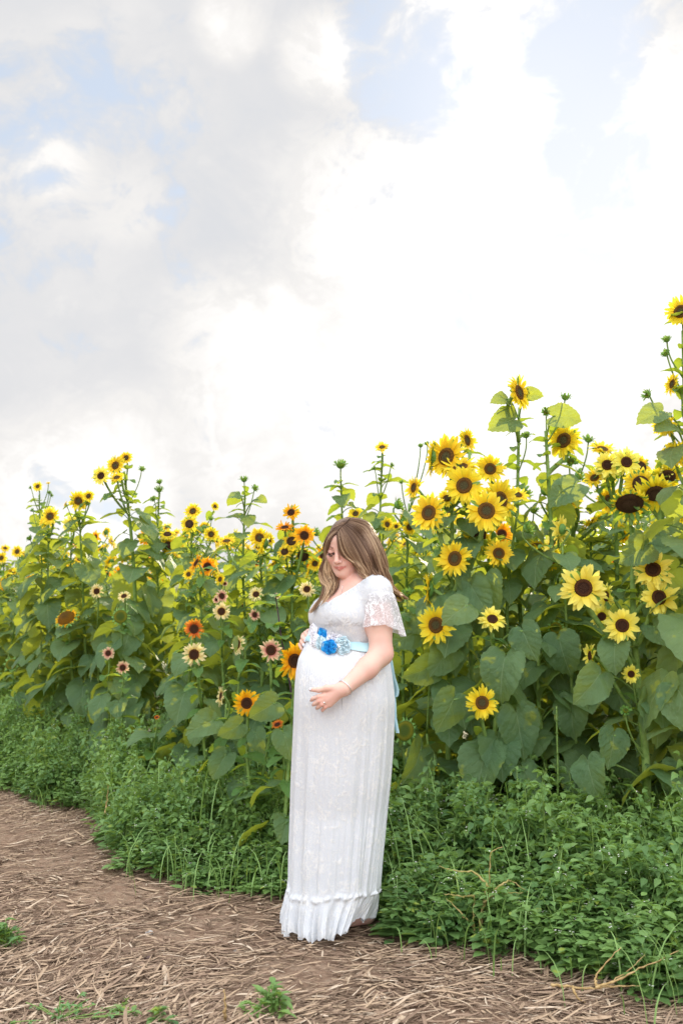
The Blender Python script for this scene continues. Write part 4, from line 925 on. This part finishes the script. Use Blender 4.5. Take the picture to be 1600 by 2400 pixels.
for f in HANDF: flush += .5*np.exp(-(np.linalg.norm(V-P(*f[1])-[0, -.006, 0], axis=1)/.008)**2)
pbase = P(800, 2179, 0); pbase[2] = 0.0
woman = empty('person', tuple(pbase), 'pregnant woman in a long white lace dress looking down, cradling her belly', 'person')
def part(name, b, mats, parent=None, base=pbase):
    return link(name, b.mesh(name, mats), parent or woman)
b = MB(); b.add(V-pbase, Q, t=zone, rv=np.clip(flush, 0, .8)); body = part('body', b, [skinmat()])
b = MB(); rl = np.random.default_rng(8)
for s in (-1, 1):
    lid = smooth_path([hd(s*.016, .0895, -.0095), hd(s*.024, .0935, -.0140), hd(s*.034, .0925, -.0148), hd(s*.045, .0835, -.0105)], 14)
    v, q = tube(lid, np.interp(np.linspace(0, 1, 14), [0, .5, 1], [.0008, .0017, .0013]), 6); b.add(v-pbase, q)
    for k in range(26):
        a = lid[rl.integers(1, 14)]+rl.normal(0, .0006, 3); o = nrm(HF*.9-HU*.7+HL*s*(rl.uniform(-.1, .7)))
        v, q = tube(bez([a, a+o*.004, a+o*.0075+HU*.001], 4), [.0007, .0006, .0004, .0002], 4, False); b.add(v-pbase, q)
part('eyelashes', b, [simple('lash_black', (.02, .013, .010), (.03, .02, .015), 50, .6)])

# ---- dress
def lacemat(name, alpha=False):
    m, n = mat(name); uv = n.n('ShaderNodeUVMap').outputs[0]; geo = n.n('ShaderNodeNewGeometry').outputs['Position']
    tcn = n.n('ShaderNodeMapping', {'Vector': geo, 'Scale': (1, 1, .8)}).outputs[0]
    wv = n.noise(tcn, 22, 3, .5, 1.2)
    r1 = n.m('ABSOLUTE', n.m('SUBTRACT', n.noise(tcn, 42, 2, .5, 1.8), .5)); line = n.m('SUBTRACT', 1.0, n.ss(r1, .004, .035))     # scrolling cords
    vo = n.n('ShaderNodeTexVoronoi', {'Vector': tcn, 'Scale': 30.0}, feature='F1').outputs['Distance']
    v2 = n.noise(tcn, 130, 3, .6, .5)
    flower = n.m('MULTIPLY', n.ss(wv, .50, .60), n.ss(v2, .42, .56))
    pat = n.m('MAXIMUM', n.m('MULTIPLY', line, .8), flower)
    if alpha:
        c = n.mix(pat, (.80, .80, .84, 1), (.90, .90, .92, 1))
        p = pbsdf(n, c, .8, .1, bump(n, pat, .5, .002))
        tr = n.n('ShaderNodeBsdfTransparent').outputs[0]
        a = n.m('ADD', .46, n.m('MULTIPLY', pat, .55), clamp=True)
        finish(n, n.n('ShaderNodeMixShader', {0: a, 1: tr, 2: p}).outputs[0]); return m
    gs = n.n('ShaderNodeMapping', {'Vector': uv, 'Scale': (520, 9, 1)}).outputs[0]
    gather = n.noise(gs, 1.0, 2, .5, .3)
    c = n.mix(pat, (.76, .80, .85, 1), (.89, .905, .91, 1))
    h = n.m('ADD', n.m('MULTIPLY', pat, .8), n.m('MULTIPLY', gather, .9))
    p = pbsdf(n, c, .75, .15, bump(n, h, .55, .003))
    t = n.n('ShaderNodeBsdfTranslucent', {'Color': (.8, .82, .86, 1)}).outputs[0]
    finish(n, n.n('ShaderNodeMixShader', {0: .15, 1: p, 2: t}).outputs[0]); return m
M['lace'] = lacemat('white_lace_over_lining'); M['sheer'] = lacemat('sheer_lace', True)
Gt = Grid([-.26, 3.72, .95], [.28, 4.30, 1.50], .004)
torso(Gt); Gt.cap(SN, SN*.92+EN*.08, .050, .050, .03); Gt.cap(SF, SF*.92+EF*.08, .050, .050, .03)
Gt.d[...] += 0
V, Q = Gt.extract(.0075)
nf, nbk = P(799, 1400, 0)+BF*.0, P(868, 1354, 0)
slope = (P(868, 1350)[2]-P(796, 1398)[2])/(.20)
pf = CH+BF*.105; zf = P(796, 1400, -.1)[2]
rel = (V-pf)@BF; lat = (V-pf)@BL
zcut = zf - slope*rel*.92 + np.clip(np.abs(lat)-.045, 0, 1)*.62
zcut = zcut + .013*np.clip((.07-lat)/.10, 0, 1)
ztop = zcut
keepv = (V[:, 2] < ztop) & (V[:, 2] > P(800, 1518)[2])
fq = keepv[Q].all(1); used = np.unique(Q[fq]); remap = np.full(len(V), -1); remap[used] = np.arange(len(used))
b = MB(); Vb = V[used].copy()
# straighten the cut: pull rim vertices onto the neckline
Qb = remap[Q[fq]]
cnt = np.bincount(Qb.ravel(), minlength=len(used)); rim = (cnt < 4) & (Vb[:, 2] > P(800, 1470)[2]); Vb[rim, 2] += np.clip((ztop[used])[rim]-Vb[rim, 2], -.004, .006)*.9
cr = np.sin(Vb[:, 2]*150+np.sin(Vb[:, 0]*70)*1.5)*.0011*np.clip((P(0, 1440)[2]-Vb[:, 2])*20, 0, 1)
Vb = Vb + np.outer(cr, BF)
b.add(Vb-pbase, Qb, np.stack([np.arctan2(lat[used], rel[used]+.1)/6.28, Vb[:, 2]], 1)); part('bodice', b, [M['lace']])

SK = np.array([  # photo row, left, right, half depth, depth offset
 (1478, 731, 903, .118, .0), (1500, 716, 905, .125, -.005), (1524, 709, 907, .140, -.02), (1543, 700, 911, .152, -.03), (1570, 695, 916, .165, -.04), (1605, 692, 920, .172, -.045),
 (1640, 690.5, 923, .175, -.045), (1700, 688.5, 922, .175, -.03), (1767, 686, 919, .175, -.02), (1831, 683.5, 914, .175, -.01), (1895, 682, 907, .17, -.0), (1946, 680.5, 902, .17, .0),
 (2010, 678, 895, .168, .0), (2060, 677, 890, .165, .0), (2085, 675, 889, .165, .0), (2120, 668, 887, .168, .0), (2170, 668, 880, .170, .0), (2195, 672, 874, .172, .0)])
def sk(py): return [np.interp(py, SK[:, 0], SK[:, i]) for i in range(1, 5)]
def skirt_pt(py, th, off=0.0):
    """th: 0 = image right, 90deg = towards the camera, 180 = image left"""
    l, r_, bd, cd = sk(py); a = P(l, py); c = P(r_, py); cx = (a[0]+c[0])/2; hw = (c[0]-a[0])/2
    ct, st = np.cos(th), np.sin(th); e = .92
    x = cx+(hw+off)*np.sign(ct)*np.abs(ct)**e; y = 4.0+cd-(bd+off)*np.sign(st)*np.abs(st)**e
    return np.stack([x, y, np.full_like(x, a[2])], -1)
nt_ = 480; th = np.linspace(0, 2*np.pi, nt_, endpoint=False); rows = np.concatenate([np.linspace(1482, 1560, 16), np.linspace(1575, 2040, 40), np.linspace(2050, 2205, 36)])
rr = np.random.default_rng(3); harm = [(k, rr.uniform(0, 6.28), a) for k, a in ((5, 1.0), (8, 1.0), (13, 1.0), (21, .7), (34, .35), (67, .18))]
Vs = []
zt = P(0, 1482)[2]
for i, py in enumerate(rows):
    f = np.clip((py-1500)/690, 0, 1); amp = .0006+.0052*f**.9
    wig = sum(a*np.sin(k*th+ph+1.1*math.sin(py*.0045+k*1.7)+1.2*np.sin(th*3+k)) for k, ph, a in harm); wig = np.sign(wig)*np.abs(wig)**.8
    fr = np.clip((1-np.abs(th-2.2)/1.2), 0, 1)     # smooth over the front of the belly
    bel = np.interp(py, [1500, 1560, 1680, 1760], [.5, .25, .35, 1.0]); a_ = amp*(1-(1-bel)*fr)
    fine = .0006*np.sin(th*95+rr.uniform(0, .3)+3*np.sin(th*9))*np.interp(py, [1482, 1560, 1700], [1.3, 1, .4])
    off = wig*a_+fine
    if py > 2060:      # gathered seam and flounce
        seam = np.exp(-((py-2086-7*np.sin(th*3+1)-3*np.sin(th*11))/7.0)**2); off = off + .0065*seam*(1+.7*np.sin(th*37+np.sin(th*5)*3)+.5*np.sin(th*13+2))
        fl = np.clip((py-2094)/100, 0, 1); off = off + fl*(.010+.0105*np.sin(th*15+2.5*np.sin(th*4)+.6)+.007*np.sin(th*37+2*np.sin(th*7))+.004*np.sin(th*71))
    Vs.append(skirt_pt(py, th, off))
Vs = np.array(Vs)
# hem: low at front-left, lifted over the near ankle at image right
dg = np.degrees(th); lift = np.interp(dg, [0, 12, 30, 50, 75, 110, 150, 185, 230, 300, 345, 360], [.035, .055, .058, .035, .025, .012, .012, .026, .03, .03, .035, .045])
zm = P(0, 2070)[2]; zb = Vs[-1, 0, 2]
scal = (zm-np.maximum(lift+.009*np.sin(th*13+1.5*np.sin(th*3))+.005*np.sin(th*31+1), .006))/(zm-zb)
mz = Vs[:, :, 2] < zm; Vs[:, :, 2] = np.where(mz, zm-(zm-Vs[:, :, 2])*scal[None, :], Vs[:, :, 2])
# tuck the right-front hem inwards as the cloth swings forward
Vs[:, :, 0] -= np.where(mz, ((zm-Vs[:, :, 2])/zm)**1.1*np.interp(dg, [0, 10, 35, 65, 95, 360], [.03, .06, .085, .055, .0, .03])[None, :], 0)
b = MB(); uv = np.stack([np.tile(th/6.283, len(rows)), np.repeat(rows/1000, nt_)], 1)
b.add(Vs.reshape(-1, 3)-pbase, grid_quads(len(rows), nt_, True), uv); part('skirt', b, [M['lace']])

def sleeve(S, E, rt, rb, slit=0.0, py_bot=1462, up=None):
    n = 160; t = np.linspace(0, 2*np.pi, n, endpoint=False); ax = nrm(E-S); u = nrm(np.cross(ax, BL)); u = nrm(np.array([1., 0, 0])-ax*ax[0]); v = np.cross(ax, u)
    rows_ = np.linspace(0, 1, 30); Vv = []
    for f in rows_:
        L = .160*f-.024; c = S+ax*L+np.array([.008*f, 0, 0])
        dome = math.sin(min(1, (f*3.2)+.10)*math.pi/2)
        wav = .0075*f*f*np.sin(t*9+1)+.004*f*f*np.sin(t*17+f*2)
        back = np.clip(np.cos(t), 0, 1)**2       # image-right side flares away from the arm
        rx = (rt+(rb-rt)*f)*dome; p = c+np.outer((rx*.93+wav+back*.020*f)*np.cos(t), u)+np.outer((rx*1.02+wav)*np.sin(t), v)
        p[:, 2] -= back*f*f*.040; Vv.append(p)
    return np.array(Vv), t, rows_
for (S0, E0) in ((SN, EN), (SF, EF)):
    Vv, t, rows_ = sleeve(S0, E0, .063, .070)
    b = MB(); n = len(t); b.add(Vv.reshape(-1, 3)-pbase, grid_quads(len(rows_), n, True), np.stack([np.tile(t/6.28, len(rows_)), np.repeat(rows_, n)], 1)); part('sleeve', b, [M['sheer']])

# ---- belt, roses, ribbon tails
M['ribbon'] = simple('pale_blue_satin', (.42, .68, .76), (.48, .73, .80), 20, .32, 0, .5)
M['rose_white'] = simple('white_rose_fabric', (.88, .88, .95), (.93, .93, .97), 60, .8, .15, .1)
M['rose_blue'] = simple('bright_blue_rose_fabric', (.01, .27, .74), (.03, .42, .86), 60, .7, .4, .2)
M['rose_pale'] = simple('pale_blue_rose_fabric', (.55, .74, .82), (.68, .84, .90), 60, .75, .4, .15)
M['pearl'] = simple('pearl', (.85, .86, .85), (.9, .9, .9), 20, .2, 0, .6)
b = MB(); tb = np.linspace(0, 2*np.pi, 160, endpoint=False); rws = [1504, 1507, 1514, 1521, 1524]; offs = [.004, .0075, .0085, .0075, .004]
Vb = []
for py, of in zip(rws, offs):
    pts = np.array([skirt_pt(py+np.interp(math.cos(t_), [-1, -.3, .4, 1], [-24, -12, 1, 3]), np.array([t_]), of+.003)[0] for t_ in tb]); Vb.append(pts)
b.add(np.array(Vb).reshape(-1, 3)-pbase, grid_quads(5, 160, True)); belt = part('belt', b, [M['ribbon']])
def front(px, py, off=0.0):
    l, r_, bd, cd = sk(py); c = (l+r_)/2; q = np.clip((px-c)/((r_-l)/2), -.97, .97); return P(px, py, cd-bd*(1-abs(q)**2)**.5-off)
def rose(px, py, rpx, rz, mt, sd):
    r = np.random.default_rng(sd); c = front(px, py, .016); l, r_, bd, cd = sk(py); q = (px-(l+r_)/2)/((r_-l)/2); nn = nrm(np.array([q*1.2, -math.sqrt(max(.1, 1-min(1, q*q))), .15]))
    R0 = rpx*.00165; a = nrm(np.cross(nn, UZ)); u = np.cross(a, nn); b = MB()
    n = 420; t = np.linspace(0, 1, n); ang = t*2*np.pi*6.2; rad = R0*(.06+.94*t); wob = 1+.05*np.sin(ang*2.7)+.06*np.sin(ang*1.31+sd)
    rows_ = []
    for k, (dr, dh) in enumerate(((.0, .0), (.03, .5), (.10, 1.0), (.2, .75))):
        rr_ = rad*wob+R0*dr*(.7+.3*np.sin(ang*6.1)); h = R0*(.42*(1-t**2*.75))*dh+R0*.06*np.sin(ang*7.7+k)*dh + R0*.15*dh
        rows_.append(c+np.outer(rr_*np.cos(ang), a)+np.outer(rr_*rz*np.sin(ang), u)+np.outer(h, nn))
    Vr = np.array(rows_).reshape(-1, 3); b.add(Vr-pbase, grid_quads(4, n)); 
    dv, dq, _ = disc_arrays(R0*.98, R0*.25, 3, 18, 0); Mx = np.array([a, u*rz, nn]); b.add(dv@Mx+c-nn*.004-pbase, dq)
    o = link('fabric_rose', b.mesh('fabric_rose', [M[mt]]), belt); return o
for i, a in enumerate([(735, 1482, 19, 1.1, 'rose_white', 'white fabric rose at the upper end of the belt cluster'), (738, 1501, 15, 1.1, 'rose_white', 'white fabric rose beside the fingers'), (759, 1481, 15, 1.1, 'rose_blue', 'bright blue fabric rose at the top'),
                       (785, 1492, 18, 1, 'rose_white', 'round white fabric rose beside the ribbon'), (752, 1507, 15, 1, 'rose_pale', 'pale blue fabric rose between white and bright blue'), (774, 1517, 18, .9, 'rose_blue', 'bright blue fabric rose at the bottom'),
                       (804, 1513, 18, 1.1, 'rose_pale', 'pale blue fabric rose with pearls')]):
    rose(*a[:5], 10+i)['label'] = a[5]
b = MB()
for k, (dx, dy) in enumerate(((0, 0), (5, -3), (3, 5), (-3, 6), (8, 4), (1, 10), (6, -8), (-2, -5))):
    v, q, _ = disc_arrays(1, 1, 3, 8); th_, ph_ = np.meshgrid(np.linspace(.05, 3.09, 6), np.arange(8)*.785, indexing='ij')
    v = np.stack([np.sin(th_)*np.cos(ph_), np.sin(th_)*np.sin(ph_), np.cos(th_)], -1).reshape(-1, 3)*.0042+front(794+dx, 1506+dy, .028); b.add(v-pbase, grid_quads(6, 8, True))
link('pearls', b.mesh('pearls', [M['pearl']]), belt)
def strip(pts, wid, side, name='ribbon_tail'):
    p = smooth_path(pts, 30); s_ = np.linspace(0, 1, 30)
    V0 = [p+np.outer(np.full(30, wid)*c+.0015*np.sin(s_*14), side)+np.outer(c*c*.003*np.ones(30), UZ) for c in (-.5, 0, .5)]
    V1 = [v+np.array([.0008, .0008, 0]) for v in V0]
    b = MB(); g = np.array(V0+V1[::-1]).transpose(1, 0, 2).reshape(-1, 3); b.add(g-pbase, grid_quads(30, 6, True)); link(name, b.mesh(name, [M['ribbon']]), belt)
sd = nrm(np.array([.75, -.65, 0]))
strip([P(908, 1522, .0), P(916, 1560, -.01), P(923, 1592, .0), P(929, 1618, .01), P(928, 1632, .012), P(921, 1634, .02)], .020, sd)
strip([P(908, 1524, .03), P(918, 1590, .03), P(922, 1640, .02), P(925, 1680, .01), P(930, 1718, .0)], .018, sd)

# ---- jewellery
def ringpts(c, ax, r_, n=24, sq=1.0):
    u = nrm(np.cross(ax, UZ+.01)); v = np.cross(ax, u); t = np.linspace(0, 2*np.pi, n+1); return c+np.outer(r_*np.cos(t), u)+np.outer(r_*sq*np.sin(t), v)
M['silver'] = simple('silver', (.85, .85, .86), (.9, .9, .9), 20, .25, 0, .5, Metallic=.85)
ax = nrm(WN-EN); v, q = tube(ringpts(WN-ax*.006, ax, .0318), .0020, 6, False); b = MB(); b.add(v-pbase, q); part('bracelet', b, [M['silver']])
v, q = tube([P(801, 1634, -.262), P(800.5, 1650, -.245), P(800, 1664, -.238)], .0006, 4); b = MB(); b.add(v-pbase, q); part('bracelet_cord', b, [simple('cord_dark', (.08, .08, .09), (.1, .1, .1), 20, .8)])
fa = P(*HANDF[2][0]); fb_ = P(*HANDF[2][1]); ax = nrm(fb_-fa); cc = fa*.45+fb_*.55; v, q = tube(ringpts(cc, ax, .0097, 16), .0013, 6, False); b = MB(); b.add(v-pbase, q)
v, q = tube([cc-[0, .0095, -.002], cc-[0, .0135, -.002]], [.004, .0025], 6); b.add(v-pbase, q); part('ring', b, [M['silver']])
def on_skin(px, py):
    """first skin point met walking in from the front"""
    for d in np.arange(-.30, .1, .002):
        p = P(px, py, d); i = np.round((p-G.lo)/G.h).astype(int)
        if (i >= 0).all() and (i < G.n).all() and G.d[tuple(i)] < .002: return p-np.array([0, .002, 0])
    return P(px, py, 0)
b = MB()
nl = [on_skin(*q) for q in ((846, 1368), (836, 1377), (826, 1384), (815, 1390), (805, 1394), (799, 1396))]; v, q = tube(smooth_path(nl, 20), .0010, 5); b.add(v-pbase, q)
nl = [on_skin(*q) for q in ((797, 1396), (800, 1388), (802, 1379), (803, 1372))]; v, q = tube(smooth_path(nl, 12), .0010, 5); b.add(v-pbase, q)
pn = on_skin(798, 1398); v, q = tube([pn+[0, -.003, .005], pn+[0, -.005, -.003]], [.003, .004], 6); b.add(v-pbase, q); part('necklace', b, [M['silver']])

# ---- hair
def hairmat():
    m, n = mat('hair_balayage'); rv = n.n('ShaderNodeAttribute', attribute_name='rv').outputs['Fac']; t = n.n('ShaderNodeAttribute', attribute_name='t').outputs['Fac']
    root = n.ramp(rv, [(0, (.10, .054, .034)), (.5, (.18, .105, .066)), (1, (.30, .19, .12))])
    tip = n.ramp(rv, [(0, (.20, .11, .065)), (.35, (.38, .22, .125)), (.6, (.64, .43, .25)), (1, (.82, .62, .39))])
    c = n.mix(t, root, tip)
    p = n.n('ShaderNodeBsdfPrincipled', {'Base Color': c, 'Roughness': .52, 'Specular IOR Level': .35})
    tl = n.n('ShaderNodeBsdfTranslucent', {'Color': c}).outputs[0]
    finish(n, n.n('ShaderNodeMixShader', {0: .22, 1: p.outputs[0], 2: tl}).outputs[0]); return m
GN = [[(789, 1249, 'a'), (790, 1264, 'a'), (793, 1289, 'a'), (803, 1306, 'a'), (820, 1316, 'a'), (833, 1326, 'a'), (840, 1342, -.118), (849, 1354, -.12), (864, 1361, -.130), (884, 1368, -.165)],
      [(795, 1242, 'a'), (800, 1262, 'a'), (811, 1292, 'a'), (828, 1313, 'a'), (843, 1328, -.125), (852, 1346, -.120), (866, 1358, -.13), (886, 1366, -.155), (903, 1376, -.165)],
      [(803, 1234, 'a'), (823, 1258, 'a'), (845, 1296, -.130), (858, 1325, -.125), (868, 1348, -.115), (886, 1362, -.13), (904, 1374, -.15), (918, 1386, -.14)],
      [(811, 1227, 'a'), (830, 1237, 'a'), (848, 1254, 'a'), (869, 1290, -.115), (881, 1325, -.105), (893, 1352, -.10), (910, 1374, -.115), (928, 1394, -.10)],
      [(819, 1220, 'a'), (840, 1226, 'a'), (861, 1239, 'a'), (884, 1282, -.075), (895, 1325, -.065), (905, 1356, -.05), (922, 1380, -.04), (943, 1398, -.03)],
      [(822, 1215, 'a'), (845, 1219, 'a'), (868, 1231, -.005), (895, 1278, -.015), (907, 1322, -.01), (914, 1356, .0), (930, 1384, .01), (954, 1402, .02)],
      [(823, 1213, .02), (846, 1216, .03), (868, 1230, .04), (893, 1280, .055), (905, 1325, .06), (910, 1362, .07), (922, 1390, .08), (944, 1412, .08)],
      [(827, 1214, .045), (850, 1232, .095), (865, 1280, .115), (872, 1330, .12), (880, 1370, .11), (892, 1400, .11), (905, 1430, .11)],
      [(822, 1215, .045), (822, 1236, .115), (828, 1285, .13), (830, 1335, .135), (838, 1378, .12), (850, 1410, .12), (860, 1440, .12)]]
GFa = [[(788, 1249, 'a'), (781, 1255, 'a'), (773, 1266, 'a'), (768, 1284, 'a'), (769, 1303, -.055), (776, 1322, -.04), (784, 1340, -.03), (795, 1364, -.03), (786, 1390, -.08), (768, 1410, -.14)],
      [(790, 1245, 'a'), (779, 1250, 'a'), (767, 1264, 'a'), (760, 1290, -.04), (765, 1312, -.02), (763, 1334, -.01), (765, 1358, -.02), (773, 1384, -.08), (748, 1420, -.135)],
      [(794, 1240, 'a'), (782, 1244, 'a'), (768, 1256, 'a'), (757, 1283, -.02), (760, 1308, .0), (752, 1334, .01), (751, 1360, .02), (760, 1384, -.05), (732, 1430, -.10)],
      [(800, 1234, 'a'), (787, 1238, 'a'), (773, 1248, 'a'), (758, 1276, .0), (760, 1306, .02), (753, 1338, .04), (753, 1366, .04), (760, 1392, -.04), (727, 1437, -.08)],
      [(806, 1228, 'a'), (795, 1230, 'a'), (780, 1239, 'a'), (762, 1264, .015), (760, 1300, .035), (758, 1338, .05), (760, 1370, .05), (762, 1396, .0), (738, 1430, -.02)],
      [(813, 1222, 'a'), (802, 1223, 'a'), (788, 1231, -.01), (768, 1256, .03), (766, 1290, .05), (768, 1330, .06), (775, 1366, .05), (772, 1398, .01), (748, 1424, -.01)],
      [(818, 1217, 'a'), (808, 1215, -.015), (793, 1224, .02), (775, 1250, .055), (772, 1290, .07), (778, 1335, .08), (786, 1370, .06), (776, 1402, .02), (755, 1425, .0)],
      [(822, 1214, .02), (810, 1213, .045), (796, 1232, .09), (792, 1280, .11), (796, 1325, .115), (798, 1360, .10), (796, 1385, .06), (784, 1402, .01), (772, 1418, -.02)]]
def hair_pt(px, py, d):
    if d != 'a': return P(px, py, d)
    for q in np.arange(-.30, .1, .0015):
        p = P(px, py, q); i = np.round((p-G.lo)/G.h).astype(int)
        if G.d[tuple(i)] < .0085: return p
    return P(px, py, -.04)
def hair_sheet(b, guides, N, sd, lo_=0.0):
    r = np.random.default_rng(sd); m = 30; g = np.array([smooth_path([hair_pt(*q) for q in gd], m) for gd in guides]); k = len(g)
    nl = 46; lc = np.sort(r.uniform(lo_, k-1, nl)); lph = r.uniform(0, 6.28, nl); lfr = r.uniform(1.6, 2.6, nl); lamp = r.uniform(.3, 1.25, nl); lcol = r.uniform(.0, 1.0, nl)**1.2; llen = r.uniform(.88, 1.08, nl)
    s = np.linspace(0, 1, m); radii = None
    for i in range(N):
        u0 = r.uniform(lo_, k-1.0001); j = np.argmin(np.abs(lc-u0)); u = u0*np.ones(m)+(lc[j]-u0)*np.clip(s*1.3-.25, 0, .72); u = np.clip(u, 0, k-1.0001)
        a = u.astype(int); f = (u-a)[:, None]; p = g[a, np.arange(m)]*(1-f)+g[np.minimum(a+1, k-1), np.arange(m)]*f
        L = min(1.0, llen[j]*r.uniform(.9, 1.04)); q = np.linspace(0, L, 24)*(m-1); qi = np.minimum(q.astype(int), m-2); qf = (q-qi)[:, None]; p = p[qi]*(1-qf)+p[qi+1]*qf
        t = q/(m-1); cen = HC+np.array([0, .0, 0]); out_ = p-cen; out_[:, 2] *= .3; out_ /= np.linalg.norm(out_, axis=1)[:, None]+1e-6
        depth = r.random()**1.4*.018*np.clip(t*3+.15, 0, 1)
        w_ = lamp[j]*.0150*np.clip(t-.36, 0, 1)**1.1*1.9
        side_ = np.cross(out_, UZ)
        p = p - out_*depth[:, None] + out_*(w_*np.sin(t*lfr[j]*8+lph[j]))[:, None]*.9 + side_*(w_*1.15*np.cos(t*lfr[j]*8+lph[j]+.5))[:, None]*.8
        if r.random() < .08: p = p + out_*(.008*t**1.5)[:, None]*r.uniform(.2, 1) + side_*(r.normal(0, .008)*t**2)[:, None]
        p[:, :] += r.normal(0, .0006, 3)
        rad = np.full(24, .00125)*np.interp(t/max(L, .01), [0, .1, .8, 1], [.7, 1, .9, .25])
        hl_ = np.clip(lcol[j]+r.normal(0, .20), 0, 1)
        bal = np.clip(np.interp(t, [0, .18, .5, .9], [0, .10, .62, 1.0])+(.35 if u0 < lo_+1.1 else 0)*np.clip(t*4, 0, 1), 0, 1)
        v, q4 = tube(p, rad, 4, False); b.add(v-pbase, q4, t=np.repeat(bal, 4), rv=hl_)
b = MB(); hair_sheet(b, GN, 3000, 1); hair_sheet(b, GFa, 2100, 2)
part('hair', b, [hairmat()])
